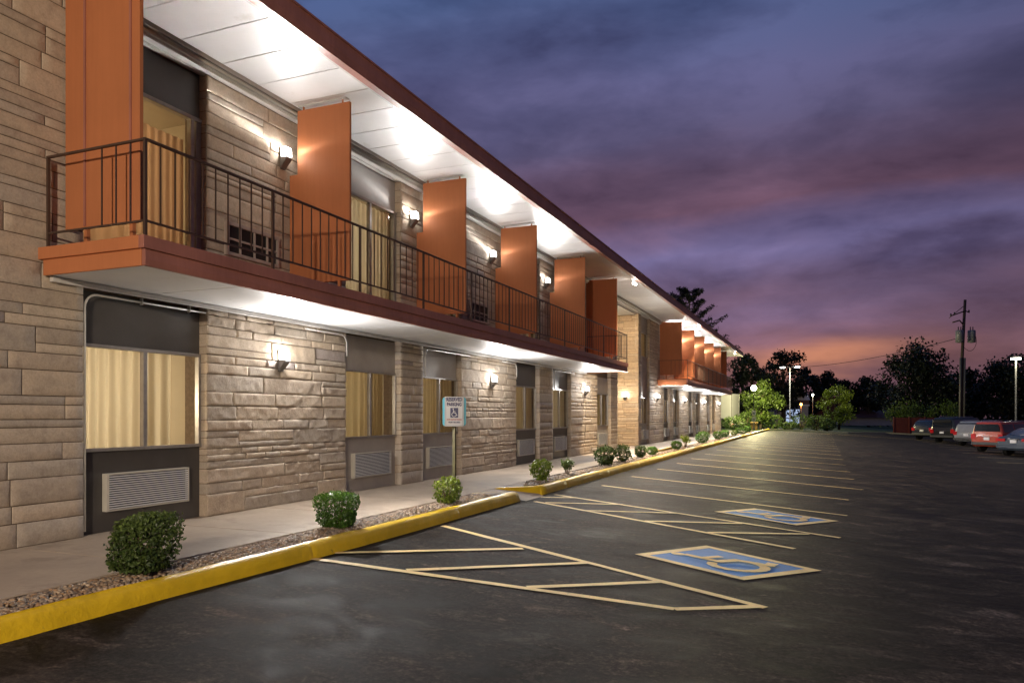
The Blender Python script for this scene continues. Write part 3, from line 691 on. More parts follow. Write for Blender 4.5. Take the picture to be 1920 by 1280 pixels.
# wall-head beam with stepped trims
b = MB(); b.box(WX - 0.02, WX + 0.075, 4.9, 55.2, 5.375, 5.49); b.box(WX - 0.02, WX + 0.10, 4.9, 55.2, 5.4905, 5.512)
b.box(WX + 0.0755, WX + 0.098, 4.9, 55.2, 5.445, 5.47); b.box(WX - 0.09, WX - 0.021, 4.9, 55.2, 5.36, 5.5)
part(b, 'wall_head_beam', 'trim_white', bevel=0.004)
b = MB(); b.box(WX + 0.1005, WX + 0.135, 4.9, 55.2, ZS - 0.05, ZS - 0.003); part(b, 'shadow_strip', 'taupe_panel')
b = MB(); b.box(WX - 11.9, WX - 0.1, 26.05, 29.15, 5.30, 5.40); part(b, 'breezeway_ceiling', 'white_soffit')
b = MB()
for z in (5.415, 5.44):
    pass
b.tube([(WX + 0.112, 4.9, 5.425), (WX + 0.112, 34, 5.425)], 0.016, 8); b.tube([(WX + 0.10, 4.9, 5.385), (WX + 0.10, 22.0, 5.385)], 0.011, 8)
part(b, 'conduit', 'pipe')

# balconies: part of the building
def balcony(y0, y1):
    b = MB(); b.box(WX + 0.001, -5.45, y0 + 0.06, y1 - 0.06, 2.69, 2.885); bal = part(b, 'balcony', 'maroon')
    # lot-facing fascia in two tiers
    f = MB(); f.prism([(-5.449, 2.645), (-5.412, 2.645), (-5.405, 2.70), (-5.412, 2.79), (-5.449, 2.79)], y0 + 0.035, y1 - 0.035, 'y')
    f.box(-5.449, -5.385, y0, y1, 2.7905, 2.902); o = f.build('fascia', 'maroon', bal, 0.004)
    for (a, c) in ((y0, y0 + 0.059), (y1 - 0.059, y1)):
        f = MB(); near = a == y0
        f.prism([(a + (0.03 if near else 0.0), 2.645), (c - (0 if near else 0.03), 2.645), (c - (0 if near else 0.03), 2.79), (a + (0.03 if near else 0.0), 2.79)], WX + 0.03, -5.4495, 'x')
        f.box(WX + 0.002, -5.4495, a, c, 2.7905, 2.902)
        f.build('end_fascia', 'orange', bal, 0.004)
    s_ = MB(); yy = y0 + 0.06; k = 0
    while yy < y1 - 0.1:
        y2 = min(yy + 1.19, y1 - 0.06); s_.box(WX + 0.002, -5.4505, yy + 0.006, y2 - 0.006, 2.655, 2.688); yy = y2
    s_.build('soffit', 'white_soffit', bal, 0.003)
    t = MB(); t.box(WX + 0.02, WX + 0.07, y0 + 0.1, y1 - 0.1, 2.600, 2.648); t.build('soffit_trim', 'trim_white', bal, 0.004)
    return bal
balcony(4.74, 22.12)
balcony(32.85, 50.05)

# window bays ------------------------------------------------------
warm = (1.0, 0.83, 0.58)
def pleats(y0, y1, z0, z1, x, seed, amp=0.022, wl=0.135, mesh=None, lean=0.0):
    rn = random.Random(seed); b = mesh or MB(); n_ = max(8, int((y1 - y0) / 0.012)); i0 = len(b.v); ph = 0.0
    for i in range(n_ + 1):
        y = y0 + (y1 - y0) * i / n_
        ph += 0.012 / wl * 6.283 * (1 + 0.28 * math.sin(i * 0.045 + seed) + 0.1 * math.sin(i * 0.31))
        d = amp * (math.sin(ph) + 0.25 * math.sin(2 * ph + 0.6)) + amp * 0.25 * math.sin(ph * 0.37 + seed)
        for k in range(5):
            z = z0 + (z1 - z0) * k / 4
            b.v.append((x + d * (1 - 0.35 * k / 4) + 0.008 * noise.noise(Vector((y * 3, z * 2, seed))), y + lean * (1 - k / 4), z))
    for i in range(n_):
        for k in range(4):
            q = i0 + i * 5 + k; b.f.append((q, q + 5, q + 6, q + 1)); b.sm.append(True)
    return b
def room(y0, y1, z0, z1, power, lit=(1.0, 0.83, 0.58), depth=2.6, lz=None, lx=None):
    x1 = WX - 0.345; x0 = x1 - depth; b = MB(); t = 0.05
    b.box(x0 - t, x0, y0, y1, z0, z1); b.box(x0, x1, y0 - t, y0, z0, z1); b.box(x0, x1, y1, y1 + t, z0, z1)
    b.box(x0, x1, y0, y1, z0 - t, z0); b.box(x0, x1, y0, y1, z1, z1 + t)
    o = part(b, 'room', 'room')
    l = light('room_lamp', None, (lx or x1 - depth * 0.50, (y0 + y1) / 2 - 0.45, lz or z0 + (z1 - z0) * 0.58), power * 1.15, lit, 0.12)
    l.parent = motel; l.matrix_parent_inverse = Matrix.Translation(-mp)
def window(y0, y1, z0, z1, dark_frame=False, curt='curtain', cover=((0, 1),), seed=1, mull=True, blind=False, amp=0.034):
    fr = MB(); x0, x1 = RX - 0.03, RX + 0.03; w_ = 0.035
    fr.box(x0, x1, y0, y0 + w_, z0 + 0.03, z1 - w_); fr.box(x0, x1, y1 - w_, y1, z0 + 0.03, z1 - w_)
    fr.box(x0, x1, y0, y1, z1 - w_ + .0005, z1); fr.box(x0, x1 + 0.012, y0, y1, z0 - 0.005, z0 + 0.0295)
    ym = (y0 + y1) / 2
    if mull: fr.box(x0 + 0.008, x1 + 0.004, ym - 0.026, ym + 0.026, z0 + 0.03, z1 - w_)
    o = part(fr, 'window', 'alu', bevel=0.003)
    spans = ((y0 + w_, ym - 0.026), (ym + 0.026, y1 - w_)) if mull else ((y0 + w_, y1 - w_),)
    for (a, c) in spans:
        g_ = MB(); g_.quad((RX - 0.004, a, z0 + 0.03), (RX - 0.004, c, z0 + 0.03), (RX - 0.004, c, z1 - w_), (RX - 0.004, a, z1 - w_)); sub(g_, 'pane', 'glass', o)
    for k, (a, c) in enumerate(cover):
        a, c = y0 + (y1 - y0) * a, y0 + (y1 - y0) * c
        cb = pleats(a, c, z0 - 0.04, z1 - 0.01, RX - 0.11 - 0.03 * (k % 2), seed + k * 3.3, amp)
        sub(cb, 'curtain', curt, o)
    return o
def bay_panel(y0, y1, z0, z1, mat, name='spandrel_panel', x=RX):
    b = MB(); b.box(x - 0.05, x, y0, y1, z0, z1); return part(b, name, mat)

low = [('dark_panel', 'curtain', ((-0.03, 0.82),), 3.0), ('taupe_panel', 'curtain_dull', ((-0.02, 0.86),), 1.5), ('taupe_panel', 'curtain_dull', ((-0.02, 1.02),), 1.3),
       ('dark_panel', 'curtain_dull', ((-0.02, 1.02),), 1.2), ('dark_panel', 'curtain', ((-0.02, 1.02),), 1.1), ('taupe_panel', 'curtain_dull', ((-0.02, 1.02),), 1.1)]
for i, (y0, y1) in enumerate(BAY):
    pm, cm, cov, pw = low[i] if i < 6 else ('dark_panel' if i > 6 else 'taupe_panel', 'curtain_dull', ((-0.02, 1.02),), 1.2)
    window(y0 + 0.005, y1 - 0.005, 0.985, 2.07, curt=cm, cover=cov, seed=i * 1.7 + 1)
    bay_panel(y0, y1, 2.0705, 2.598, pm); bay_panel(y0, y1, ZF - 0.05, 0.978, pm if i != 4 and i != 3 else 'dark_panel', 'apron_panel')
    room(y0 - 0.2, y1 + 0.2, 0.25, 2.45, 22.5 * pw * (1.8 if i > 5 else 1.0), depth=2.4)
    # thin jamb fillets at the bay sides
# conduits under the near balcony: a bent pipe at each window bay
def bent(y_side, y_run, zt, zb, r=0.012, rad=0.14, x=WX + 0.02):
    sgn = 1 if y_run > y_side else -1; pts = [(x, y_side, zb), (x, y_side, zt - rad)]
    for a in range(15, 91, 15): pts.append((x, y_side + sgn * rad * (1 - math.cos(R(a))), zt - rad + rad * math.sin(R(a))))
    pts.append((x, y_run, zt)); return pts
cd = MB(); cd.tube(bent(5.235, 7.2, 2.555, 0.2, x=WX - 0.02), 0.011, 8)
for y in (5.9, 6.55): cd.box(WX - 0.04, WX - 0.005, y, y + 0.015, 2.53, 2.60)
part(cd, 'conduit', 'pipe')
for (a, c, zb) in ((9.58, 8.6, 2.25), (12.02, 13.9, 2.05), (16.44, 15.6, 2.25), (19.13, 20.9, 2.05)):
    cd = MB(); cd.tube(bent(a, c, 2.56, zb, x=WX + 0.03), 0.011, 8); part(cd, 'conduit', 'pipe')

# upper storey: sliding doors in the near wing
upc = ['dark_panel', 'pale_panel', 'taupe_panel', 'taupe_panel', 'taupe_panel', 'taupe_panel']
for i in range(6):
    y0, y1 = BAY[i]; zd = 4.84
    bay_panel(y0, y1, zd + 0.0005, 5.36, upc[i])
    fr = MB(); x0, x1 = RX - 0.04, RX + 0.03; w_ = 0.045; ym = (y0 + y1) / 2 + (0 if i else 0.0)
    fr.box(x0, x1, y0, y0 + w_, 2.93, zd - w_); fr.box(x0, x1, y1 - w_ - 0.03, y1, 2.93, zd - w_); fr.box(x0, x1 + 0.01, y0, y1, zd - w_ + .0005, zd); fr.box(x0, x1, y0, y1, 2.895, 2.93)
    if i: fr.box(x0 + 0.01, x1 + 0.005, ym - 0.03, ym + 0.03, 2.93, zd - w_)
    else: fr.box(x0 + 0.01, x1 + 0.005, y1 - 0.16, y1 - 0.11, 2.93, zd - w_)
    d = part(fr, 'sliding_door', 'alu', bevel=0.003)
    g_ = MB(); g_.quad((RX - 0.004, y0 + w_, 2.93), (RX - 0.004, y1 - w_, 2.93), (RX - 0.004, y1 - w_, zd - w_), (RX - 0.004, y0 + w_, zd - w_)); sub(g_, 'pane', 'glass', d)
    if i == 0:
        sub(pleats(y0 - 0.2, y1 - 0.10, 2.90, 4.60, RX - 0.16, 2.2, 0.02, 0.13), 'curtain', 'curtain_pink', d)
    else:
        sub(pleats(y0 - 0.05, y1 + 0.05, 2.90, zd - 0.03, RX - 0.13, i * 2.1 + 5, 0.02, 0.11), 'curtain', 'curtain', d)
    room(y0 - 0.25, y1 + 0.25, 2.91, 4.95, (46 if i == 0 else 46 if i == 1 else 30), depth=2.6, lit=(1.0, 0.74, 0.42) if i == 0 else warm)
# upper window of the far wing's single bay
y0, y1 = BAY[6]
bay_panel(y0, y1, 2.60, 3.72, 'taupe_panel', 'apron_panel'); bay_panel(y0, y1, 4.74, 5.36, 'taupe_panel')
window(y0 + 0.005, y1 - 0.005, 3.725, 4.735, curt='curtain_dull', seed=33, mull=False)
room(y0 - 0.2, y1 + 0.2, 2.95, 5.1, 32)

# ------------------------------------------------------------------ air conditioners below the ground-floor windows
def ac_unit(y0, y1, z0, z1, label, mesh_from=None):
    t = thing('wall_air_conditioner', label, 'air conditioner', (RX, (y0 + y1) / 2, z0), 0, 'air conditioners under the ground floor windows')
    h = z1 - z0; w2 = (y1 - y0) / 2; dp = 0.07 if y0 < 27 else 0.125
    c = MB(); c.box(0.0005, dp, -w2, -w2 + 0.03, 0, h); c.box(0.0005, dp, w2 - 0.02, w2, 0, h); c.box(0.0005, dp, -w2 + 0.0305, w2 - 0.0205, h - 0.018, h); c.box(0.0005, dp, -w2 + 0.0305, w2 - 0.0205, 0, 0.015)
    c.build('casing', 'ac_case', t, 0.003)
    k = MB(); k.box(0.0005, 0.03, -w2 + 0.031, w2 - 0.021, 0.0155, h - 0.0185); k.build('coil', 'black', t)
    g_ = MB(); n_ = 15
    for i in range(n_):
        z = 0.018 + (h - 0.04) * (i + 0.25) / n_; p = (h - 0.04) / n_
        g_.prism([(dp - 0.012, z + p * 0.16), (dp + 0.004, z), (dp + 0.004, z + p * 0.46), (dp - 0.012, z + p * 0.42)], -w2 + 0.031, w2 - 0.021, 'y')
    g_.build('grille', 'ac_fin', t)
    return t
acl = ['ribbed white air conditioner behind the big dark clipped shrub, nearest the camera', 'ribbed air conditioner under the first taupe framed window, beside the fourth stone panel',
       'ribbed air conditioner partly behind the reserved parking sign post', 'pale air conditioner on the dark panel just right of the first narrow stone pier beyond the sign',
       'pale air conditioner on the dark panel directly right of its pale twin, beyond the small leafy shrub', 'grey air conditioner on the last panel before the orange lit end wall',
       'white air conditioner just right of the orange lit end wall', 'white air conditioner under the first window of the far balcony', 'white air conditioner under the second window of the far balcony',
       'bright air conditioner under the third window of the far balcony', 'bright air conditioner under the fourth window of the far balcony', 'bright air conditioner under the fifth window of the far balcony', 'bright air conditioner under the last window at the far end of the motel']
acl[1] = 'ribbed air conditioner under the window just right of the boxy clipped shrub'
acl[3] = 'pale air conditioner on a dark panel, first one right of the sign post'
acl[4] = 'pale air conditioner on a dark panel, second one right of the sign post'
for i, (y0, y1) in enumerate(BAY):
    ac_unit(y0 + 0.29, y1 - 0.22, 0.36, 0.75, acl[i])
# grilles beside the balcony doors
def wall_vent(y0, y1, label):
    t = thing('wall_vent', label, 'vent', (WX, (y0 + y1) / 2, 3.30), 0, 'dark wall vents beside the balcony doors')
    w2 = (y1 - y0) / 2; h = 0.41
    f = MB(); f.box(0.0, 0.055, -w2, -w2 + 0.035, 0, h); f.box(0.0, 0.055, w2 - 0.035, w2, 0, h); f.box(0, 0.055, -w2 + 0.0355, w2 - 0.0355, h - 0.045, h); f.box(0, 0.055, -w2 + 0.0355, w2 - 0.0355, 0, 0.04)
    for k in (0.25, 0.52, 0.77):
        y = -w2 + 2 * w2 * k; f.box(0.02, 0.05, y - 0.010, y + 0.010, 0.0405, h - 0.0455)
    f.box(0.02, 0.047, -w2 + 0.0355, w2 - 0.0355, 0.19, 0.215); f.build('frame', 'vent', t, 0.002)
    g_ = MB(); g_.box(0.012, 0.025, -w2 + 0.0355, w2 - 0.0355, 0.0405, h - 0.0455); g_.build('mesh_screen', 'black', t)
for (a, c, l) in ((7.08, 8.02, 'dark barred wall vent behind the nearest part of the balcony railing'), (13.85, 14.80, 'dark barred wall vent between the third and fourth orange panels'),
                  (20.75, 21.5, 'dark barred wall vent behind the end panel of the near balcony')): wall_vent(a, c, l)

# ------------------------------------------------------------------ orange privacy panels on the balconies
def privacy_panel(y, label, notch=True, near=False, xi=WX + 0.02, xo=-5.73, z0=3.12, z1=5.46):
    t = thing('privacy_panel', label, 'privacy panel', (xi, y, 2.902), 0, 'orange panels dividing the balconies'); L = xo - xi; a, c = z0 - 2.902, z1 - 2.902
    b = MB()
    pts = [(0, a), (L, a), (L, c), (0.13 if notch else 0, c)]
    if notch: pts += [(0.13, 4.60 - 2.902), (0, 4.60 - 2.902)]
    b.prism(pts, -0.02, 0.02, 'y'); b.build('board', 'orange', t, 0.003)
    if near:
        b = MB()
        for x in (0.27, 0.86): b.box(x - 0.012, x + 0.012, -0.032, -0.0205, a + 0.01, c)
        b.build('batten', 'maroon', t)
    for x in ((0.28, 0.80) if not near else (0.27, 0.86)):
        k = MB(); k.box(x - 0.02, x + 0.02, -0.018, 0.018, 0.0, a - 0.0005); k.build('leg', 'orange', t)
    for x in (0.22, L - 0.12):
        k = MB(); k.tube([(x, 0, c), (x, 0, ZS - 2.902)], 0.012, 8); k.build('hanger_rod', 'orange', t)
    k = MB(); k.box(0.15, L - 0.05, -0.04, 0.04, ZS - 2.902 - 0.014, ZS - 2.902 - 0.0008); k.build('ceiling_plate', 'trim_white', t)
    return t
privacy_panel(5.02, 'wide orange panel with dark battens at the near end of the balcony', False, True, z1=5.505)
for y, l in ((8.29, 'orange panel with a cut corner right of the first lit balcony lamp'), (11.74, 'orange panel with a cut corner right of the pale tan balcony door'), (15.23, 'orange panel with a cut corner, middle of the near balcony'),
             (18.81, 'orange panel with a cut corner, last but one on the near balcony')): privacy_panel(y, l)
privacy_panel(22.10, 'dull orange panel closing the far end of the near balcony', False)
for y, l in ((33.35, 'dark shaded orange panel at the near end of the far balcony'), (36.8, 'bright orange panel second on the far balcony'), (40.2, 'pale orange panel third on the far balcony'),
             (43.8, 'pale orange panel fourth on the far balcony'), (47.1, 'pale orange panel fifth on the far balcony'), (50.0, 'dull orange panel at the far end of the far balcony')): privacy_panel(y, l, False)

# ------------------------------------------------------------------ railings
def railing(y0, y1, label, sp, per, rx=-5.425):
    t = thing('balcony_railing', label, 'railing', (rx, y0, 2.902), 0, 'dark metal balcony railings'); L = y1 - y0; H = 0.85; xr = WX - rx + 0.06
    b = MB(); b.box(-0.016, 0.016, -0.016, L + 0.016, H - 0.022, H); b.box(xr, -0.0165, -0.014, 0.014, H - 0.021, H - 0.001); b.box(xr, -0.0165, L - 0.014, L + 0.014, H - 0.021, H - 0.001); b.build('top_rail', 'rail', t, 0.003)
    b = MB(); b.box(-0.011, 0.011, -0.01, L + 0.01, 0.125, 0.142); b.box(xr, -0.0115, -0.009, 0.009, 0.125, 0.142); b.box(xr, -0.0115, L - 0.009, L + 0.009, 0.125, 0.142); b.build('bottom_rail', 'rail', t)
    pm = MB(); pm.box(-0.0125, 0.0125, -0.0125, 0.0125, 0.0, H - 0.0225); bm_ = MB(); bm_.box(-0.0055, 0.0055, -0.0055, 0.0055, 0.1425, H - 0.0225)
    p0 = pm.build('post', 'rail', t); b0 = bm_.build('baluster', 'rail', t); b0.location.y = sp
    def cp(o, x, y):
        c = o.copy(); C.objects.link(c); c.parent = t; c.location = (x, y, 0); return c
    n_ = int(round(L / sp)); nb = 1; rest = MB()
    for i in range(1, n_ + 1):
        y = i * sp
        if i % per == 0 or i == n_: cp(p0, 0, min(y, L))
        elif i > 1:
            if nb < 96: cp(b0, 0, y); nb += 1
            else: rest.box(-0.007, 0.007, y - 0.007, y + 0.007, 0.1425, H - 0.0225)
    for x in (xr + 0.015, ): cp(p0, x, 0); cp(p0, x, L)
    k = 1
    while -k * 0.175 > xr + 0.06:
        if nb < 98: cp(b0, -k * 0.175, 0); nb += 1
        rest.box(-k * 0.175 - 0.007, -k * 0.175 + 0.007, L - 0.007, L + 0.007, 0.1425, H - 0.0225); k += 1
    if rest.v: tag(rest.build('baluster', 'rail', t), kind='stuff')
    return t
railing(4.79, 22.08, 'dark metal railing along the near balcony', 0.1634, 10)
railing(32.92, 50.0, 'rust brown railing along the far balcony', 0.1634, 10)

# ------------------------------------------------------------------ wall lamps
def wall_lamp(x, y, z, label, power, rz=0.0, col=(1.0, 0.965, 0.93), opt=(5.0, 3.0, 13.0, 0.0, 0.6)):
    t = thing('wall_lamp', label, 'wall lamp', (x, y, z - 0.10), rz, 'lit wall lamps on the stone walls')
    b = MB(); b.box(0.0, 0.02, -0.05, 0.05, -0.10, 0.185); b.build('back_plate', 'fixture', t, 0.006)
    b = MB(); b.prism([(0.0205, -0.085), (0.06, -0.04), (0.125, 0.03), (0.125, 0.055), (0.0205, 0.055)], -0.055, 0.055, 'y'); b.build('housing', 'fixture', t, 0.008)
    g_ = MB(); g_.prism([(0.0210, 0.0555), (0.125, 0.0555), (0.118, 0.165), (0.100, 0.185), (0.0210, 0.185)], -0.052, 0.052, 'y'); g_.build('glass_shade', 'lamp_glass', t, 0.012)
    optics(light('lamp_bulb', t, (0.165, 0, 0.13), power, col, 0.04), *opt)
    return t
PL, PU = 52.0, 11.0
UP = (90.0, 3.6, 0.8, 0.985, 1.0)
LX = WX + 0.018
wl = ['lit wall lamp on the big rough stone panel between the first two ground floor windows', 'lit wall lamp low on the stone panel right of the reserved parking sign', 'lit wall lamp on the last ground floor stone panel of the near wing']
for y, l in zip((8.08, 15.0, 22.0), wl): wall_lamp(LX, y, 2.13, l, PL)
for y, l in zip((8.12, 11.54, 14.95, 18.45), ('lit wall lamp upstairs left of the big cut corner panel', 'lit wall lamp upstairs right of the pale tan balcony door', 'lit wall lamp upstairs between the third and fourth panels', 'lit wall lamp upstairs, farthest one on the near balcony')):
    wall_lamp(LX, y, 4.84, l, PU, opt=UP)
wall_lamp(-7.25, 29.212, 2.13, 'lit wall lamp on the orange lit end wall', PL * 0.5, R(-90), (1.0, 0.90, 0.76))
for y, l in zip((32.7, 39.72, 46.65, 53.5), ('lit wall lamp at the near corner under the far balcony', 'second lit wall lamp under the far balcony', 'third lit wall lamp under the far balcony', 'last lit wall lamp at the far corner of the motel')):
    wall_lamp(LX, y, 2.15, l, PL * 1.5)
for k, y in enumerate((36.5, 39.9, 43.5, 46.8)):
    wall_lamp(LX, y, 4.84, 'wall lamp upstairs on the far balcony, hidden behind an orange panel', PU * 1.5, opt=(60.0, 4.0, 0.8, 0.80, 1.0))
wall_lamp(-8.4, 26.012, 2.3, 'warm wall lamp inside the breezeway, hidden behind the near wing', 24.0, R(90), (1.0, 0.78, 0.52))
wall_lamp(-8.0, 26.012, 4.6, 'warm upper wall lamp inside the breezeway, hidden behind the near wing', 26.0, R(90), (1.0, 0.78, 0.52))
# eave floodlights
def flood(y, label):
    t = thing('eave_floodlight', label, 'floodlight', (EX - 0.17, y, ZS), 0, 'small floodlights under the eave')
    b = MB(); b.tube([(0, 0, -0.0005), (0, 0, -0.03)], 0.05, 12); b.tube([(0, 0, -0.03), (0.0, 0, -0.09)], 0.014, 8); b.build('mount', 'trim_white', t)
    for s_ in (-1, 1):
        h = MB(); h.tube([(0, s_ * 0.02, -0.09), (0.02, s_ * 0.07, -0.12), (0.06, s_ * 0.13, -0.16)], [0.02, 0.035, 0.055], 12); h.build('lamp_head', 'trim_white', t)
        e_ = MB(); e_.tube([(0.060, s_ * 0.1305, -0.1605), (0.068, s_ * 0.142, -0.170)], 0.048, 12); e_.build('lens', 'flood_lens', t)
    light('lamp_bulb', t, (0.10, 0.03, -0.20), 12, (1.0, 0.95, 0.86), 0.05)
    light('lamp_beam', t, (0.12, 0.05, -0.21), 2200, (1.0, 0.80, 0.52), 0.05, 'SPOT', rot=(0, R(-42), 0))
    return t
for y, l in ((22.6, 'lit white twin floodlight under the eave above the end of the near balcony'), (35.4, 'white twin floodlight under the eave above the far balcony'), (50.8, 'white twin floodlight under the eave near the far roof corner')): flood(y, l)

# ------------------------------------------------------------------ reserved parking sign
sg = thing('reserved_parking_sign', 'reserved parking sign with wheelchair symbol on a green post', 'sign', (-4.75, 9.36, 0.12))
b = MB(); b.box(-0.022, 0.022, -0.018, 0.018, -0.1, 1.44); b.build('post', 'post_green', sg, 0.004)
AN = R(22.5 + 4)
sr = Matrix.Rotation(AN, 4, 'Z')
zc = 1.28
b = MB(); b.prism([(p[0], p[1] + zc) for p in rrect(0.325, 0.405, 0.04)], -0.0235, -0.0265, 'y'); b.xf(sr); b.build('back_sign', 'sign_teal', sg)
b = MB(); b.prism([(p[0], p[1] + zc) for p in rrect(0.262, 0.412, 0.012)], -0.0270, -0.0300, 'y'); b.xf(sr); face_ = b.build('sign_face', 'sign_white', sg)
b = MB(); y_ = -0.0308; w2, h2, t_ = 0.120, 0.196, 0.003
for (x0, x1, z0, z1) in ((-w2, w2, h2 - t_, h2), (-w2, w2, -h2, -h2 + t_), (-w2, -w2 + t_, -h2 + t_, h2 - t_), (w2 - t_, w2, -h2 + t_, h2 - t_)):
    b.quad((x0, y_, zc + z0), (x1, y_, zc + z0), (x1, y_, zc + z1), (x0, y_, zc + z1))
b.xf(sr); b.build('border', 'sign_navy', sg)
def text(s, size, x, z, mat, name, sx_=1.0, y=-0.0312, bold=0.0):
    cu = bpy.data.curves.new('t', 'FONT'); cu.body = s; cu.size = size; cu.align_x = 'CENTER'; cu.align_y = 'CENTER'; cu.offset = bold
    to = bpy.data.objects.new('t', cu); C.objects.link(to); bpy.context.view_layer.update()
    me = bpy.data.meshes.new_from_object(to.evaluated_get(bpy.context.evaluated_depsgraph_get())); bpy.data.objects.remove(to)
    b = MB()
    for v in me.vertices: b.v.append((v.co.x * sx_ + x, y, v.co.y + z))
    for pgn in me.polygons: b.f.append(tuple(pgn.vertices)); b.sm.append(False)
    b.xf(sr); b.build(name, mat, sg)
text('RESERVED', 0.066, 0, zc + 0.165, 'sign_navy', 'lettering', 0.74, bold=0.0030)
text('PARKING', 0.066, 0, zc + 0.098, 'sign_navy', 'lettering', 0.74, bold=0.0030)
text('STATE DISABLED PARKING', 0.023, 0, zc - 0.112, 'sign_red', 'lettering', 0.74, bold=0.0012)
text('PERMIT REQUIRED', 0.026, 0, zc - 0.150, 'sign_navy', 'lettering', 0.76, bold=0.0012)
b = MB(); b.quad((-0.055, -0.0310, zc - 0.083), (0.055, -0.0310, zc - 0.083), (0.055, -0.0310, zc + 0.052), (-0.055, -0.0310, zc + 0.052)); b.xf(sr); b.build('symbol_field', 'sign_navy', sg)
b = MB()
def st(pts, w, y):
    for (p, q) in zip(pts[:-1], pts[1:]):
        d = Vector((q[0] - p[0], q[1] - p[1])).normalized(); n_ = Vector((-d.y, d.x)) * w / 2; p2 = Vector(p) - d * w * .3; q2 = Vector(q) + d * w * .3
        b.quad(*[(v.x, y, v.y + zc) for v in (p2 - n_, q2 - n_, q2 + n_, p2 + n_)])
st([(-0.004 + 0.030 * math.cos(R(a)), -0.040 + 0.030 * math.sin(R(a))) for a in range(115, 350, 20)], 0.008, -0.0314)
st([(-0.012, 0.022), (-0.008, -0.016), (0.020, -0.018), (0.032, -0.056), (0.042, -0.052)], 0.009, -0.0317); st([(-0.010, 0.004), (0.014, 0.002)], 0.007, -0.0320)
b.poly([(-0.014 + 0.009 * math.cos(R(a)), -0.0315, zc + 0.036 + 0.009 * math.sin(R(a))) for a in range(0, 360, 30)])
b.xf(sr); b.build('wheelchair_symbol', 'sign_white', sg)

# ------------------------------------------------------------------ shrubs
def leaf_cloud(b, rn, n_, sampler, size, orient_out=0.5, aspect=1.9):
    for _ in range(n_):
        p, outw, tone = sampler(rn)
        s_ = size * rn.uniform(0.6, 1.35)
        nrm = Vector((rn.gauss(0, 1), rn.gauss(0, 1), rn.gauss(0, 1) + 0.4)).normalized() * (1 - orient_out) + outw * orient_out
        if nrm.length < 1e-3: nrm = Vector((0, 0, 1))
        nrm.normalize(); u = nrm.orthogonal().normalized(); u.rotate(Matrix.Rotation(rn.uniform(0, 6.283), 3, nrm)); v = nrm.cross(u)
        i = len(b.v); a = u * s_ * 0.5; c = v * s_ * 0.5 / aspect; bend = nrm * s_ * 0.08
        for q in (p - a, p + c - bend, p + a, p - c - bend): b.v.append(tuple(q)); b.tone.append(tone)
        b.f.append((i, i + 1, i + 2, i + 3)); b.sm.append(False)
def shrub(x, y, w_, h, label, mat, n_, size, style='box', seed=1, z=0.13, name='shrub', cat='shrub', group='shrubs in the planting strip'):
    t = thing(name, label, cat, (x, y, z), 0, group); rn = random.Random(seed)
    st_ = MB(); tips = []
    for k in range(7 if style != 'open' else 12):
        a = rn.uniform(0, 6.28); r_ = rn.uniform(0.15, 0.85) * w_ / 2; tip = Vector((math.cos(a) * r_, math.sin(a) * r_, h * rn.uniform(0.55, 0.92)))
        st_.tube([(math.cos(a) * 0.02, math.sin(a) * 0.02, -0.03), tuple(tip * 0.45 + Vector((0, 0, -0.02 * h))), tuple(tip)], [0.010 * w_ / 0.5, 0.007 * w_ / 0.5, 0.002], 5); tips.append(tip)
    st_.build('stem', 'stem', t)
    ex = {'box': 4.5, 'clip': 5.0, 'round': 2.2, 'loose': 2.4, 'open': 2.2}[style]; b = MB(); zb = h * 0.07
    holes = [(Vector((rn.uniform(-.5, .5) * w_, rn.uniform(-.5, .5) * w_, rn.uniform(0.15, 0.7) * h)), rn.uniform(0.06, 0.14) * w_) for _ in range(13)]
    bumps = [(Vector((rn.gauss(0, 1), rn.gauss(0, 1), rn.gauss(0, 1))).normalized(), rn.uniform(-0.17, 0.20)) for _ in range(18)]
    if style == 'open':
        clus = [(tp, rn.uniform(0.10, 0.20) * w_) for tp in tips for _ in (0, 1)]
    def samp(rn):
        while True:
            if style == 'open':
                c, r_ = rn.choice(clus); d = Vector((rn.gauss(0, 1), rn.gauss(0, 1), rn.gauss(0, 1.3))) * r_ * 0.7; p = c + d
                if p.z < 0.04 * h: continue
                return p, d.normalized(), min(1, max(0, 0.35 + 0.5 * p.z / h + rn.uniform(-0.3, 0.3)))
            d = Vector((rn.uniform(-1, 1), rn.uniform(-1, 1), rn.uniform(-1, 1)))
            m_ = (abs(d.x) ** ex + abs(d.y) ** ex + abs(d.z) ** ex) ** (1 / ex)
            if m_ > 1 or m_ < 0.45 or (m_ < 0.8 and rn.random() < 0.6): continue
            dn = d.normalized(); k = 1 + sum(q * max(0, dn.dot(v)) ** 6 for v, q in bumps)
            taper = 1.0 - (0.30 if ex < 3 else 0.12) * max(0, -d.z) ** 1.5
            p = Vector((d.x * w_ / 2 * k * taper, d.y * w_ / 2 * k * taper, zb + (d.z * 0.5 + 0.5) * (h - zb) * (1 + 0.5 * (k - 1))))
            if any((p - c).length < r_ for c, r_ in holes) and rn.random() < 0.9: continue
            if style == 'loose' and rn.random() < 0.25: p += dn * rn.uniform(0, 0.10) * w_
            elif rn.random() < 0.09: p += dn * rn.uniform(0, 0.07) * w_
            new = max(0, d.z) * 0.45  # leaf tone rises towards the top
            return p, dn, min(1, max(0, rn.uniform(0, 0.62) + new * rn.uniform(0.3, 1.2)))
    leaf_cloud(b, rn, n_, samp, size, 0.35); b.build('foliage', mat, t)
    return t
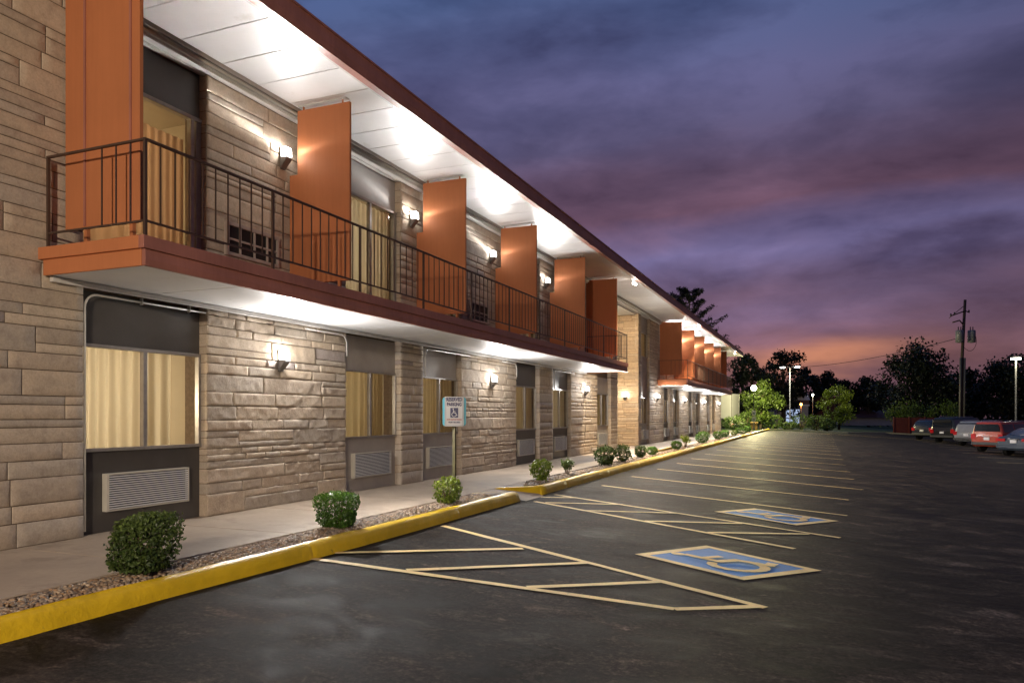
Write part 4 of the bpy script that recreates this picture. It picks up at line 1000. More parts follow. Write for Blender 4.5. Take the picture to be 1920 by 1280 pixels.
SH = [(-4.79, 4.22, .42, .48, 'large dark clipped shrub in front of the nearest air conditioner', 'leaf_dull', 5600, 0.034, 'clip'),
      (-4.80, 6.72, .43, .40, 'boxy dense green clipped shrub in front of the first big stone panel', 'leaf_box', 6500, 0.026, 'box'),
      (-4.72, 9.12, .37, .34, 'light green leafy shrub at the foot of the reserved parking sign', 'leaf_bright', 900, 0.050, 'loose'),
      (-4.75, 12.86, .38, .42, 'bright yellow green shrub just past the kerb ramp', 'leaf_bright', 900, 0.056, 'loose'),
      (-4.78, 14.46, .27, .31, 'small thin green shrub right of the bright yellow green one', 'leaf_dull', 500, 0.045, 'open'),
      (-4.78, 17.37, .52, .49, 'wide leafy shrub in front of the last panel of the near wing', 'leaf_dull', 1500, 0.055, 'loose'),
      (-4.74, 18.85, .40, .46, 'leaning shrub with a brown bare base before the orange lit wall', 'leaf_dull', 1200, 0.05, 'loose'),
      (-4.74, 20.85, .32, .37, 'narrow leafy shrub right of the leaning shrub', 'leaf_dull', 800, 0.05, 'loose'),
      (-4.74, 22.4, .36, .29, 'low round clipped shrub beside the short yellow kerb piece', 'leaf_box', 1500, 0.035, 'round'),
      (-4.72, 26.34, .38, .33, 'dark ball shaped clipped shrub below the far balcony', 'leaf_box', 1500, 0.035, 'round'),
      (-4.74, 28.4, .36, .42, 'sparse twiggy yellowish shrub beside the dark ball shrub', 'leaf_bright', 420, 0.055, 'open'),
      (-4.74, 32.6, .60, .50, 'broad dark green shrub in front of the far bright air conditioners', 'leaf_box', 1400, 0.055, 'loose'),
      (-4.76, 37.8, .42, .42, 'pointed green shrub, left of a touching pair at the far end', 'leaf_box', 800, 0.06, 'loose'),
      (-4.78, 41.0, .46, .44, 'darker green shrub, right of a touching pair at the far end', 'leaf_box', 800, 0.06, 'round'),
      (-4.80, 45.5, .34, .30, 'tiny yellowish shrub at the far end of the strip', 'leaf_bright', 450, 0.06, 'loose'),
      (-4.80, 49.5, .80, .42, 'long low green hedge shrub near the far lamp post', 'leaf_box', 900, 0.07, 'loose'),
      (-4.80, 54.0, .55, .48, 'last dark green shrub of the strip before the far lamp post', 'leaf_box', 800, 0.07, 'round')]
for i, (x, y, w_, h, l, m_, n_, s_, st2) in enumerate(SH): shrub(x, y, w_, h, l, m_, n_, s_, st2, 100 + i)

# ------------------------------------------------------------------ lamps out in the lot
def post_lamp():
    t = thing('post_lamp', 'bright lit globe lamp on a dark post at the end of the kerb', 'lamp post', (-5.78, 71.2, 0.0))
    b = MB(); b.lathe([(0.12, 0), (0.12, 0.1), (0.05, 0.2), (0.045, 3.5), (0.07, 3.55), (0.07, 3.6)], 0, 0, 12); b.build('post', 'pole_dark', t)
    g_ = MB(); g_.lathe([(0.08, 3.56)] + [(0.25 * math.sin(R(a)), 3.80 - 0.25 * math.cos(R(a))) for a in range(25, 176, 15)] + [(0.02, 4.06)], 0, 0, 16); g_.build('globe', 'post_globe', t)
    light('lamp_bulb', t, (0, 0, 3.8), 6000, (1.0, 0.89, 0.46), 0.15)
    for z, n_ in ((1.55, 'upper'), (1.0, 'lower')):
        b = MB(); b.prism([(p[0], p[1] + z) for p in rrect(0.36, 0.46, 0.03)], -0.06, -0.064, 'y'); o = b.build('sign_plate', 'sign_white', t)
        b = MB(); b.quad((-0.12, -0.066, z - 0.10), (0.12, -0.066, z - 0.10), (0.12, -0.066, z + 0.06), (-0.12, -0.066, z + 0.06)); b.build('sign_panel', 'transformer', o)
post_lamp()
def lot_lamp(x, y, zh, label, heads, power, col, name='lot_lamp', pole='pole_pale', gz0=None, rz=0.0):
    z0 = gz(x) if gz0 is None else gz0
    t = thing(name, label, 'lamp post', (x, y, z0), rz); H = zh - z0
    b = MB(); b.lathe([(0.2, -0.05), (0.2, 0.5), (0.065, 0.52), (0.05, H)], 0, 0, 12); b.build('pole', pole, t)
    for s_ in heads:
        if abs(s_) < 0.01:
            b = MB(); b.prism(rrect(0.62, 0.34, 0.16), H, H + 0.12, 'z'); b.build('lamp_head', 'pole_dark', t, 0.03)
            g_ = MB(); g_.prism(rrect(0.58, 0.30, 0.14), H - 0.10, H - 0.001, 'z'); g_.build('lens', 'lot_lens', t); light('lamp_bulb', t, (0, -0.28, H - 0.2), power, col, 0.15); continue
        b = MB(); b.box(min(0.06 * s_, 0.9 * s_), max(0.06 * s_, 0.9 * s_), -0.04, 0.04, H - 0.10, H - 0.02); b.build('arm', 'pole_dark', t)
        b = MB(); b.box(min(0.42 * s_, 1.25 * s_), max(0.42 * s_, 1.25 * s_), -0.22, 0.22, H - 0.02, H + 0.16); b.build('lamp_head', 'pole_dark', t, 0.04)
        g_ = MB(); g_.prism([(p[0] + 0.83 * s_, p[1]) for p in rrect(0.52, 0.32, 0.1)], H - 0.13, H - 0.021, 'z'); g_.build('lens', 'lot_lens', t)
        light('lamp_bulb', t, (0.83 * s_, 0, H - 0.17), power, col, 0.15)
    return t
lot_lamp(-3.66, 95.9, 7.15, 'tall twin headed lit lamp pole beyond the bushes', (-1, 1), 800, (1.0, 0.95, 0.8), gz0=0.0)
lot_lamp(11.88, 59.05, 5.15, 'single headed lit lamp pole behind the parked cars', (0,), 90, (1.0, 0.93, 0.72))
def globe_lamp(x, y, zh, label, mat, power, col, r_=0.16):
    t = thing('small_lamp', label, 'lamp post', (x, y, 0))
    b = MB(); b.lathe([(0.06, -0.1), (0.04, zh - 0.2)], 0, 0, 10); b.build('post', 'pole_pale', t)
    g_ = MB(); g_.lathe([(0.03, zh - 0.19)] + [(r_ * math.sin(R(a)), zh - r_ * math.cos(R(a))) for a in range(20, 176, 15)], 0, 0, 14); g_.build('globe', mat, t)
    light('lamp_bulb', t, (0, 0, zh), power, col, 0.1)
globe_lamp(-2.69, 107.1, 2.8, 'orange glowing lamp on a thin pole by the far shop', 'orange_lens', 130, (1.0, 0.32, 0.08))
globe_lamp(-1.25, 107.7, 4.05, 'small white lamp on a thin pole right of the orange lamp', 'lot_lens', 60, (1.0, 0.85, 0.65), 0.13)
# lot light behind the photographer: the lit side of everything facing it shows it is there
lot_lamp(0.55, -4.8, 3.8, 'lot lamp behind the viewpoint lighting the near wall', (-1,), 3300, (1.0, 0.83, 0.64), pole='pole_dark')

# ------------------------------------------------------------------ trees
def tree(x, y, z0, H, W, label, mat, n_, size, seed, trunk_h=0.18, clumps=34, name='tree', group=None, lean=0.0, sx_=1.0, dens=0.75):
    t = thing(name, label, 'tree', (x, y, z0), 0, group); rn = random.Random(seed)
    b = MB(); tr = 0.022 * H
    b.tube([(0, 0, -0.3), (0.01 * H, 0, H * 0.25), (lean * H * 0.5, 0.01 * H, H * 0.55), (lean * H, 0, H * 0.8)], [tr * 1.3, tr, tr * 0.65, tr * 0.25], 8)
    cl = []
    for k in range(clumps):
        while True:
            d = Vector((rn.uniform(-1, 1), rn.uniform(-1, 1), rn.uniform(-1, 1)))
            if d.length < 1 and d.length > 0.25: break
        zf = trunk_h * H + (d.z * 0.5 + 0.5) * H * (1 - trunk_h) * 0.93
        rr = 1.0 - 0.45 * max(0, d.z) ** 2
        c = Vector((d.x * W / 2 * rr * sx_ + lean * zf, d.y * W / 2 * rr, zf)); cl.append((c, W * rn.uniform(0.07, 0.15), rn.uniform(0.0, 0.45)))
        if k % 2 == 0:
            s0 = Vector((lean * zf * 0.6, 0, max(0.15 * H, zf * 0.62))); b.tube([tuple(s0), tuple((s0 + c) / 2 + Vector((0, 0, 0.02 * H))), tuple(c)], [tr * 0.4, tr * 0.25, tr * 0.08], 5)
    b.build('trunk', 'bark', t); f = MB()
    def samp(rn):
        c, r_, t0 = cl[rn.randrange(len(cl))]; d = Vector((rn.gauss(0, 1), rn.gauss(0, 1), rn.gauss(0, 0.75))); k = d.length
        d = d / max(k, .01) * min(k, 1.9) * r_ * dens
        return c + d, d.normalized(), min(1, t0 + rn.uniform(0, 0.55))
    leaf_cloud(f, rn, n_, samp, size, 0.2, 1.6); f.build('crown', mat, t)
    return t
def pine(x, y, z0, H, label, seed):
    t = thing('pine_tree', label, 'tree', (x, y, z0)); rn = random.Random(seed)
    b = MB(); b.tube([(0, 0, -0.3), (0, 0, H * 0.5), (0.1, 0, H * 0.97)], [0.35, 0.22, 0.05], 8); f = MB(); pts = []
    for k in range(52):
        z = H * (0.33 + 0.66 * (k / 52) ** 0.85); a = k * 2.4 + rn.uniform(-.4, .4); L = (1 - (z / H)) ** 0.75 * 8.2 * rn.uniform(0.45, 1.1) + 0.8
        dirv = Vector((math.cos(a), math.sin(a), 0)); p0 = Vector((0, 0, z)); pm = p0 + dirv * L * 0.55 + Vector((0, 0, -0.02 * L)); p1 = p0 + dirv * L + Vector((0, 0, 0.30 * L))
        b.tube([tuple(p0), tuple(pm), tuple(p1)], [0.07, 0.045, 0.012], 5)
        for q in range(9):
            u = 0.35 + 0.65 * q / 8; pt = (p0 * (1 - u) ** 2 + pm * 2 * u * (1 - u) + p1 * u * u); pts.append((pt, 0.20 + 0.12 * (1 - u)))
    b.build('trunk', 'bark', t)
    def samp(rn):
        c, r_ = rn.choice(pts); d = Vector((rn.gauss(0, 1), rn.gauss(0, 1), rn.gauss(0.2, 0.7))) * r_ * 0.75; return c + d, d.normalized(), rn.uniform(0, 1)
    leaf_cloud(f, rn, 10000, samp, 0.34, 0.0, 3.2); f.build('crown', 'needle', t)
pine(-15.0, 92, 0, 16.7, 'black ragged pine showing above the far end of the roof', 3)
GB = 'dark trees on the skyline'
TR = [(1410, 104, 648, 80, 'dark tree rising behind the globe lamp next to the roof corner'), (1468, 112, 640, 84, 'tall dark tree with a ragged top, left of the twin lamp'), (1512, 122, 684, 46, 'narrow dark tree just right of the twin lamp'),
      (1552, 128, 691, 66, 'round topped dark tree above the little white lamp'), (1592, 132, 702, 50, 'low dark tree behind the young lit tree'), (1628, 130, 699, 64, 'low dark tree right of the young lit tree'),
      (1714, 92, 634, 145, 'large spreading dark tree behind the red fence'), (1818, 100, 692, 90, 'dark tree behind the utility pole'), (1893, 94, 655, 125, 'large dark tree at the right edge behind the lamp')]
TH = R(22.507); sn, cs = math.sin(TH), math.cos(TH)
def spot(px, d): tt = (px - 960) / 1407; return (d * (-sn + cs * tt), d * (cs + sn * tt))
for i, (px, d, ty, wpx, l) in enumerate(TR):
    x, y = spot(px, d); zt = 1.35 + d * (778 - ty) / 1407; z0 = gz(x)
    tree(x, y, z0, zt - z0, wpx * d / 1407, l, 'leaf_unlit', 5200 if wpx < 100 else 9000, 0.42 if wpx < 100 else 0.40, 40 + i, 0.10, 40 if wpx < 100 else 60, group=GB)
x, y = spot(1426, 73.5); tree(x, y, 0, 5.1, 3.7, 'bright green lamp lit tree right behind the globe lamp', 'leaf_lit', 5200, 0.22, 71, 0.12, 34)
x, y = spot(1573, 86); tree(x, y, -0.1, 5.2, 4.0, 'young green tree standing alone beyond the lot edge', 'leaf_bright', 3200, 0.22, 73, 0.10, 24)
# shrubs along the lot's far edge
for i, (px, d, wd, h, l) in enumerate([(1375, 69, 2.2, 1.3, 'dark bush beside the trailer wheels'), (1398, 73.5, 2.0, 1.8, 'dark green bush left of the globe lamp post'), (1432, 74, 2.2, 1.9, 'tall bush right of the globe lamp post'), (1452, 73, 1.7, 1.4, 'bush between lamp post and shop door'),
                                       (1478, 73, 1.5, 0.8, 'low bush in front of the shop door'), (1503, 74, 2.0, 1.5, 'grassy bush below the orange lamp'), (1530, 75, 2.2, 1.5, 'wide bush below the small white lamp'), (1552, 76, 1.6, 1.2, 'small bush at the right end of the far row')]):
    x, y = spot(px, d); shrub(x, y, wd, h, l, 'leaf_tree', 900, 0.16, 'loose', 300 + i, gz(x) - 0.05, 'bush', 'bush', 'bushes along the far lot edge')
for i, (px, d, wd, h, l) in enumerate([(1682, 84, 3.0, 3.0, 'added pale green clump, lit tree foliage behind the left end of the red fence'), (1738, 86, 3.6, 3.4, 'broad added pale green clump, lit tree foliage behind the middle of the red fence'), (1786, 84, 3.0, 3.6, 'tall added pale green clump, lit tree foliage behind the utility pole')]):
    x, y = spot(px, d); shrub(x, y, wd, h, l, 'leaf_lit', 1100, 0.24, 'open', 330 + i, gz(x) - 0.05, 'bush', 'bush', 'added clumps for the lit tree foliage behind the red fence')  # added clumps imitating the lamp-lit lower foliage of the dark tree
# the wood far beyond, one mass
rn = random.Random(8); f = MB(); cl = []
for k in range(150):
    px = 1330 + 640 * k / 150; d = rn.uniform(150, 175); x, y = spot(px, d); cl.append((Vector((x, y, rn.uniform(0.3, 4.2))), rn.uniform(1.2, 2.2)))
def samp(rn):
    c, r_ = rn.choice(cl); d = Vector((rn.gauss(0, 1), rn.gauss(0, 1), rn.gauss(0, 0.9))) * r_ * 0.7; return c + d, d.normalized(), rn.uniform(0, 1)
leaf_cloud(f, rn, 9000, samp, 0.9, 0.2, 1.5); tag(f.build('distant_wood', 'leaf_unlit'), 'dark wood along the horizon', 'wood', kind='stuff')

# ------------------------------------------------------------------ far shop and long building
x, y = spot(1486, 112)
sh = thing('shop_building', 'low shop with a pale roof, dark red band and a lit bluish door', 'building', (x, y, 0), TH - R(3))
b = MB(); b.box(-2.3, 2.3, 0, 7, -0.2, 2.7); b.build('wall', 'far_wall', sh); b = MB(); b.box(-2.4, 2.4, -0.1, 7.1, 2.95, 3.6); b.build('sign_band', 'far_band', sh)
b = MB(); b.box(-2.45, 2.45, -0.15, 7.2, 2.7005, 2.945); b.build('trim', 'far_roof', sh); b = MB(); b.prism([(-0.2, 3.6005), (7.2, 3.6005), (7.2, 4.9), (1.0, 4.7)], -2.5, 2.5, 'x'); b.build('roof', 'far_roof', sh)
b = MB()
for (x0, x1) in ((-1.05, -0.95), (0.10, 0.2), (1.0, 1.1)): b.box(x0, x1, -0.08, -0.001, 0.0, 2.2)
b.box(-1.05, 1.1, -0.08, -0.001, 2.2005, 2.3); d = b.build('door', 'far_roof', sh); b = MB(); b.quad((-0.95, -0.02, 0), (0.10, -0.02, 0), (0.10, -0.02, 2.2), (-0.95, -0.02, 2.2)); b.quad((0.2, -0.02, 0), (1.0, -0.02, 0), (1.0, -0.02, 2.2), (0.2, -0.02, 2.2)); b.build('lit_glass', 'door_light', d)
x, y = spot(1532, 122)
bl = thing('brick_building', 'dark brick building lit faintly beside the shop', 'building', (x, y, 0), TH - R(3)); b = MB(); b.box(-2.0, 3.0, 0, 6, -0.2, 4.2); b.build('wall', 'brick_far', bl); b = MB(); b.box(-2.1, 3.1, -0.1, 6.1, 4.2005, 4.4); b.build('roof', 'far_band', bl)
x, y = spot(1640, 128)
lb = thing('long_building', 'long low building with a dark red roof and pale base behind the young tree', 'building', (x, y, -0.4), TH - R(6)); b = MB(); b.box(-5, 5, 0, 6, 0, 1.3); b.build('wall', 'far_wall', lb); b = MB(); b.prism([(-0.5, 1.3005), (6.5, 1.3005), (3, 2.6)], -5.3, 5.3, 'x'); b.build('roof', 'far_band', lb)
# kerb and grass verge on the far side of the lot
b = MB(); 
pts = [(-4.3, 71.0), (2, 72.4), (6, 86.4), (14, 92.4)]
for (p, q) in zip(pts[:-1], pts[1:]):
    b.poly([(p[0], p[1], gz(p[0]) + 0.0), (q[0], q[1], gz(q[0])), (q[0], q[1], gz(q[0]) + 0.14), (p[0], p[1], gz(p[0]) + 0.14)]); b.poly([(p[0], p[1], gz(p[0]) + 0.14), (q[0], q[1], gz(q[0]) + 0.14), (q[0] - 0.05, q[1] + 0.25, gz(q[0]) + 0.14), (p[0] - 0.05, p[1] + 0.25, gz(p[0]) + 0.14)])
tag(b.build('far_kerb', 'kerb_pale'), 'pale worn kerb along the far edge of the lot', 'kerb')

# utility box, red fence, trailer
x, y = spot(1414, 68.5); b = MB(); b.box(-0.3, 0.3, -0.25, 0.25, -0.05, 0.62); b.box(-0.33, 0.33, -0.28, 0.28, 0.6205, 0.68); o = b.build('utility_box', 'utility', None, 0.02); o.location = (x, y, 0.02); tag(o, 'small tan utility box at the foot of the globe lamp post', 'utility box')
fx0, fy0 = spot(1675, 80); fx1, fy1 = spot(1762, 81)
fe = thing('board_fence', 'dark red board fence behind the parked cars', 'fence', (fx0, fy0, -0.62), math.atan2(fy1 - fy0, fx1 - fx0)); L = math.hypot(fx1 - fx0, fy1 - fy0)
b = MB(); k = 0.0
while k < L: b.box(k + 0.006, k + 0.144, -0.01, 0.012, 0, 1.72 + 0.015 * math.sin(k * 7)); k += 0.15
b.build('boards', 'redfence', fe); fe.children[0].name = 'board_panel'
for k in range(4): b = MB(); b.box(L * k / 3 - 0.05, L * k / 3 + 0.05, -0.11, -0.0105, -0.1, 1.8); b.build('post', 'redfence', fe)
x, y = spot(1371, 73)
tl = thing('box_trailer', 'white box trailer parked past the far end of the motel', 'trailer', (x, y, 0.02), R(-13))
b = MB(); b.box(-7.0, 0, 0, 2.4, 0.92, 3.42); b.build('box_body', 'trailer', tl, 0.03)
b = MB()
for zz in (0.92, 3.30): b.box(-7.0, -0.04, -0.02, -0.001, zz, zz + 0.10)
b.box(0.0005, 0.02, 0.02, 0.10, 0.95, 3.4); b.box(0.0005, 0.02, 2.3, 2.38, 0.95, 3.4); b.build('edge_rail', 'chrome', tl)
for yy in (0.06, 2.0):
    b = MB(); b.tube([(-1.4, yy, 0.45), (-1.4, yy + 0.3, 0.45)], 0.45, 20); wl_ = b.build('wheel', 'rubber', tl); b = MB(); b.tube([(-1.4, yy - 0.01, 0.45), (-1.4, yy, 0.45)], 0.24, 16); b.build('rim', 'rim', wl_)
b = MB(); b.box(-0.12, -0.02, 0.1, 2.3, 0.38, 0.50); b.box(-0.1, -0.04, 0.4, 0.5, 0.5005, 0.9195); b.box(-0.1, -0.04, 1.9, 2.0, 0.5005, 0.9195); b.build('rear_bumper', 'plate', tl)
b = MB(); b.box(-0.018, -0.004, 0.3, 0.8, 0.40, 0.48); b.box(-0.018, -0.004, 1.6, 2.1, 0.40, 0.48); b.build('red_reflector', 'taillight', tl)
b = MB(); b.box(-6.5, -0.3, 0.5, 0.7, 0.70, 0.915); b.box(-6.5, -0.3, 1.7, 1.9, 0.70, 0.915); b.build('chassis_rail', 'plastic', tl)

# utility pole with transformers, twin pale guards, wires
x, y = spot(1802, 70); z0 = gz(x)
up = thing('utility_pole', 'wooden utility pole carrying two grey transformers', 'utility pole', (x, y, z0), TH)
b = MB(); b.tube([(0.0, 0, -0.3), (0.06, 0, 7), (0.38, 0, 12.1 - z0)], [0.17, 0.15, 0.12], 12); b.build('pole', 'pole_wood', up)
for xx in (-0.26, 0.12): b = MB(); b.tube([(xx, -0.2, 0), (xx + 0.10, -0.2, 7.6)], 0.09, 10); b.build('pale_guard', 'pole_pale', up)
for xx in (-0.20, 0.92):
    b = MB(); b.lathe([(0.05, 9.0), (0.34, 9.05), (0.34, 10.1), (0.30, 10.18), (0.06, 10.2)], xx, -0.1, 16); tf = b.build('transformer', 'transformer', up); b = MB()
    for q in (-0.12, 0.12): b.tube([(xx + q, -0.1, 10.18), (xx + q, -0.1, 10.5)], 0.045, 8)
    b.build('bushing', 'plastic', tf)
b = MB(); b.tube([(-1.5, -0.9, 11.4), (0.4, 0, 12.0), (0.95, 0.3, 11.9)], 0.055, 8); b.build('crossarm', 'pole_wood', up)
b = MB(); b.tube([(-1.0, 0.2, 11.35), (0.35, 0.1, 12.5)], 0.03, 6); b.tube([(-0.9, -0.2, 10.9), (-0.2, -0.1, 11.1), (0.3, 0, 10.6)], 0.07, 6); b.build('brace', 'pole_wood', up)
for q in ((-1.45, -0.85, 11.4), (-1.0, -0.65, 11.55), (0.9, 0.28, 11.9)): b = MB(); b.lathe([(0.05, q[2]), (0.08, q[2] + 0.08), (0.06, q[2] + 0.2), (0.02, q[2] + 0.25)], q[0], q[1], 8); b.build('insulator', 'plastic', up)
b = MB(); b.tube([(1.2, -0.1, 10.2)] + [(0.75 + 0.62 * math.cos(R(a)), -0.1, 9.2 + 0.95 * math.sin(R(a))) for a in range(60, -130, -20)] + [(0.2, -0.1, 8.6)], 0.022, 6); b.build('cable_loop', 'wire', up)
p0 = Vector((x, y, 8.6)); xb, yb = spot(1500, 108); p1 = Vector((xb, yb, 1.35 + 108 * (778 - 688) / 1407)); b = MB(); pts = []
for k in range(25): u = k / 24; q = p0.lerp(p1, u); q.z -= 1.0 * 4 * u * (1 - u) * 0.5; pts.append(tuple(q))
b.tube(pts, 0.03, 5); tag(b.build('overhead_wire', 'wire'), 'thin overhead wire sagging from the utility pole to the left trees', 'wire')

# ------------------------------------------------------------------ parked cars
def car(x, y, hd, label, paint_m, L, W, H, style, name='parked_car', plate_z=0.75):
    t = thing(name, label, 'car', (x, y, gz(x) + 0.0), hd - R(90), 'cars parked along the right side of the lot')
    # local +y forward; origin at the rear bumper centre
    t.rotation_euler.x = 0
    if style == 'suv':   st_ = [(0.00, .90, .42, .78, None), (0.05, .96, .34, .98, None), (0.16, .99, .30, 1.02, 0.62), (0.42, 1.0, .28, 1.02, 0.985), (1.2, 1.0, .26, 1.0, 1.0), (2.3, 1.0, .26, .99, 1.0), (2.95, 1.0, .26, .98, 0.97), (3.55, .99, .28, .96, None), (4.2, .96, .30, .90, None), (4.5, .90, .34, .80, None), (4.6, .80, .42, .66, None)]
    elif style == 'boxy': st_ = [(0.00, .93, .45, .85, None), (0.04, .98, .38, 1.02, None), (0.07, .99, .32, 1.04, 0.80), (0.17, 1.0, .30, 1.04, 0.985), (1.2, 1.0, .28, 1.03, 1.0), (2.5, 1.0, .28, 1.02, 1.0), (2.85, 1.0, .28, 1.02, 0.98), (3.35, 1.0, .30, 1.02, None), (4.2, .98, .32, .98, None), (4.5, .95, .36, .92, None), (4.55, .88, .45, .70, None)]
    else:                st_ = [(0.00, .86, .38, .72, None), (0.06, .94, .30, .98, None), (0.62, .99, .24, 1.02, None), (1.15, 1.0, .22, .98, 0.66), (1.55, 1.0, .22, .96, 0.93), (2.2, 1.0, .22, .95, 1.0), (2.9, 1.0, .22, .94, 0.98), (3.3, 1.0, .22, .94, 0.70), (3.75, .99, .24, .92, None), (4.4, .95, .26, .82, None), (4.75, .85, .34, .66, None)]
    f = L / st_[-1][0]; b = MB(); rings = []; hw = W / 2
    for (yy, wf, zb, zs, zr) in st_:
        yy *= f; w_ = hw * wf
        if zr is None: top = zs; rw = w_ * 0.86; pts = [(w_ * .9, zb), (w_ * .985, zb + .12), (w_, zs * .72), (w_ * .965, zs - .05), (rw, zs), (rw * .98, zs + .004), (rw * .7, zs + .022), (0, zs + .032)]
        else:
            zt = zs + (H - zs) * (zr - 0.0); rw = w_ * (0.93 - 0.17 * (zt - zs) / (H - zs + 1e-6)); pts = [(w_ * .9, zb), (w_ * .985, zb + .12), (w_, zs * .72), (w_ * .965, zs - .02), (w_ * .945, zs + .01), (rw, zt - .05), (rw * .92, zt - .008), (0, zt)]
        ring = [(px, yy, pz) for px, pz in pts] + [(-px, yy, pz) for px, pz in pts[-2::-1]]; rings.append(ring)
    n_ = len(rings[0])
    for r_ in rings: b.v += r_
    for i in range(len(rings) - 1):
        for j in range(n_ - 1): q = i * n_ + j; b.f.append((q, q + n_, q + n_ + 1, q + 1)); b.sm.append(True)
        b.f.append((i * n_ + n_ - 1, (i + 1) * n_ + n_ - 1, (i + 1) * n_, i * n_)); b.sm.append(False)
    b.f.append(tuple(range(n_))); b.sm.append(False); e0 = (len(rings) - 1) * n_; b.f.append(tuple(e0 + j for j in range(n_))[::-1]); b.sm.append(False)
    b.build('body', paint_m, t)
    # glass: side windows and rear window follow the body rings, a few mm proud
    cab = [i for i, s_ in enumerate(st_) if s_[4] is not None]
    for s_ in (1, -1):
        g_ = MB()
        for i in range(cab[0] + 1 if style != 'car' else cab[0], cab[-1]):
            A, B_ = rings[i], rings[i + 1]
            def q(rg, j, u): p, r2 = Vector(rg[4]), Vector(rg[5]); v = p.lerp(r2, u); return (s_ * (v.x + 0.006), v.y, v.z)
            lo, hi = 0.10, 0.88; ya = 0.04 if i > cab[0] else 0.0
            pa, pb, pc, pd = q(A, 4, lo), q(B_, 4, lo), q(B_, 4, hi), q(A, 4, hi)
            g_.quad((pa[0], pa[1] + 0.04, pa[2]), (pb[0], pb[1] - 0.04, pb[2]), (pc[0], pc[1] - 0.04, pc[2]), (pd[0], pd[1] + 0.04, pd[2]))
        g_.build('side_window', 'carglass', t)
    i0 = cab[0]; A = rings[i0 - 1] if style == 'car' else rings[i0]; B_ = rings[i0 + 1] if style != 'car' else rings[i0 + 1]
    z0_, z1_ = A[4][2] if style != 'car' else A[7][2], B_[6][2]; y0_, y1_ = A[7][1], B_[7][1]
    g_ = MB(); wa, wb = hw * 0.82, hw * 0.70
    if style == 'car': za, zb_, ya, yb_ = z0_ + 0.02, z1_ - 0.06, y0_ + 0.06, y1_ - 0.05
    else: za, zb_, ya, yb_ = z0_ + 0.10, z1_ - 0.10, y0_ - 0.035, y1_ - 0.16
    g_.quad((-wa, ya - 0.012, za), (wa, ya - 0.012, za), (wb, yb_ - 0.012, zb_), (-wb, yb_ - 0.012, zb_)); g_.build('rear_window', 'carglass', t)
    i1 = cab[-1]; A, B_ = rings[i1], rings[i1 + 1]; g_ = MB(); g_.quad((-wb, A[7][1] + 0.06, A[7][2] - 0.05), (wb, A[7][1] + 0.06, A[7][2] - 0.05), (wa, B_[7][1] + 0.02, B_[7][2] + 0.04), (-wa, B_[7][1] + 0.02, B_[7][2] + 0.04)); g_.build('windscreen', 'carglass', t)
    zl = {'suv': 0.86, 'boxy': 0.86, 'car': 0.82}[style]
    for s_ in (1, -1):
        k = MB(); x1_, x0_ = hw * 0.985, hw * (0.70 if style != 'car' else 0.45); hh = {'suv': .13, 'boxy': .15, 'car': .075}[style]
        if s_ > 0: k.box(x0_, x1_, -0.02, 0.28 if style != 'boxy' else 0.09, zl - hh, zl + hh)
        else: k.box(-x1_, -x0_, -0.02, 0.28 if style != 'boxy' else 0.09, zl - hh, zl + hh)
        k.build('tail_lamp', 'taillight', t, 0.02)
    k = MB(); k.box(-0.16, 0.16, -0.025, 0.0, plate_z - 0.08, plate_z + 0.08); k.build('number_plate', 'plate', t, 0.004)
    k = MB(); k.box(-hw * .93, hw * .93, -0.07, 0.10, 0.38, 0.56); k.build('bumper', 'plastic' if style != 'car' else paint_m, t, 0.03)
    k = MB(); k.box(-0.30, 0.30, -0.02, 0.01, plate_z + 0.115, plate_z + 0.14); k.build('trim_strip', 'chrome', t)
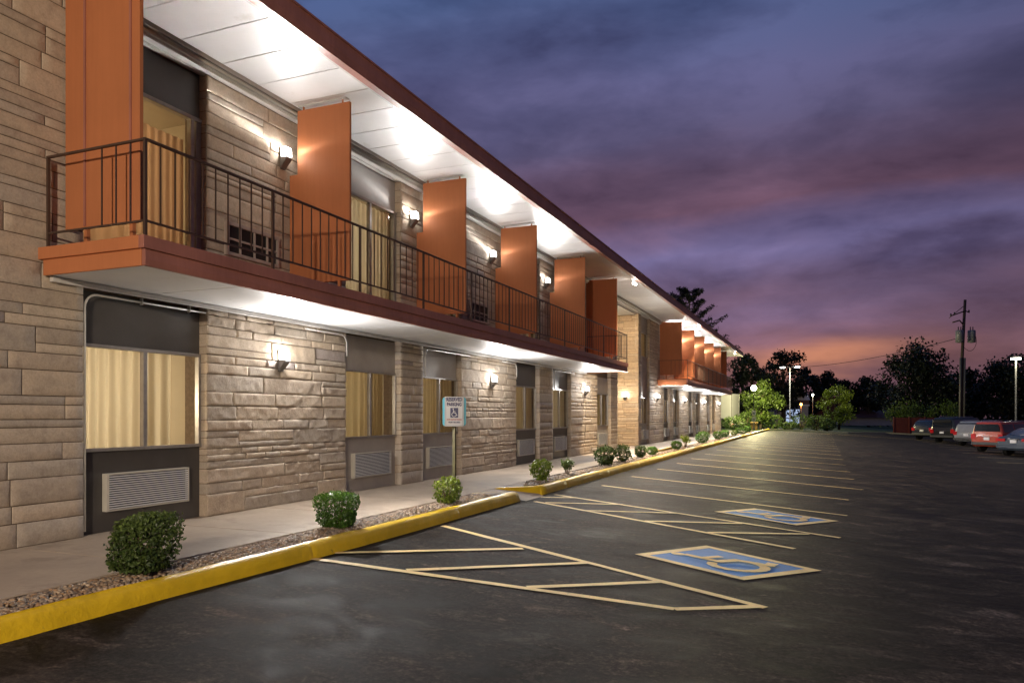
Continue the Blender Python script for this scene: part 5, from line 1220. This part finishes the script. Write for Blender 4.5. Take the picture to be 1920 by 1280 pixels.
    if style != 'car':
        for s_ in (1, -1):
            k = MB(); k.tube([(s_ * hw * .68, 0.6 * f, H + 0.0), (s_ * hw * .68, 0.7 * f, H + 0.05), (s_ * hw * .68, 2.4 * f, H + 0.05), (s_ * hw * .68, 2.5 * f, H + 0.0)], 0.018, 6); k.build('roof_rail', 'chrome', t)
    wr = 0.36 if style != 'car' else 0.325
    for yy in (0.86 * f, L - 0.92 * f):
        for s_ in (1, -1):
            k = MB(); a_, c_ = sorted((s_ * (hw - 0.21), s_ * (hw + 0.005))); k.tube([(a_, yy, wr), (c_, yy, wr)], wr, 24); wh = k.build('wheel', 'rubber', t)
            k = MB(); o_ = s_ * (hw + 0.006); k.tube([(o_, yy, wr), (o_ + s_ * 0.012, yy, wr)], wr * 0.62, 18); k.build('rim', 'rim', wh)
            k = MB(); k.tube([(s_ * (hw - 0.05), yy, wr), (s_ * (hw - 0.012), yy, wr)], wr * 1.14, 24); k.build('wheel_arch', 'plastic', t)
    for s_ in (1, -1):
        k = MB(); a_, c_ = sorted((s_ * hw * 0.97, s_ * (hw + 0.16))); k.box(a_, c_, L * 0.60, L * 0.60 + 0.11, 0.98, 1.13); k.build('side_mirror', paint_m, t, 0.03)
    return t
CP = lambda n_, c: (M.__setitem__(n_, paint(n_, c, 0.22, 0.06, 4, spec=0.7)), n_)[1]
cars = [(1728, 60.0, R(48), 'dark blue black hatchback at the far end of the row by the red fence', CP('navy_car_paint', (0.012, 0.016, 0.028)), 4.4, 1.80, 1.58, 'suv'),
        (1766, 55.5, R(48), 'tall black off road vehicle, second from the far end', CP('black_car_paint', (0.010, 0.012, 0.012)), 4.9, 1.92, 1.86, 'boxy'),
        (1811, 51.0, R(48), 'silver grey crossover with large red tail lamps', CP('silver_car_paint', (0.22, 0.225, 0.24)), 4.5, 1.82, 1.68, 'suv'),
        (1850, 41.8, R(47), 'red boxy off road vehicle with a white number plate', CP('red_car_paint', (0.34, 0.045, 0.02)), 4.4, 1.82, 1.68, 'boxy'),
        (1900, 38.2, R(47), 'blue grey saloon car cut by the right edge', CP('blue_grey_car_paint', (0.045, 0.06, 0.085)), 4.75, 1.82, 1.45, 'car')]
for (px, d, hd, l, pm_, L, W, H, sty) in cars:
    x, y = spot(px, d); car(x, y, hd, l, pm_, L, W, H, sty)
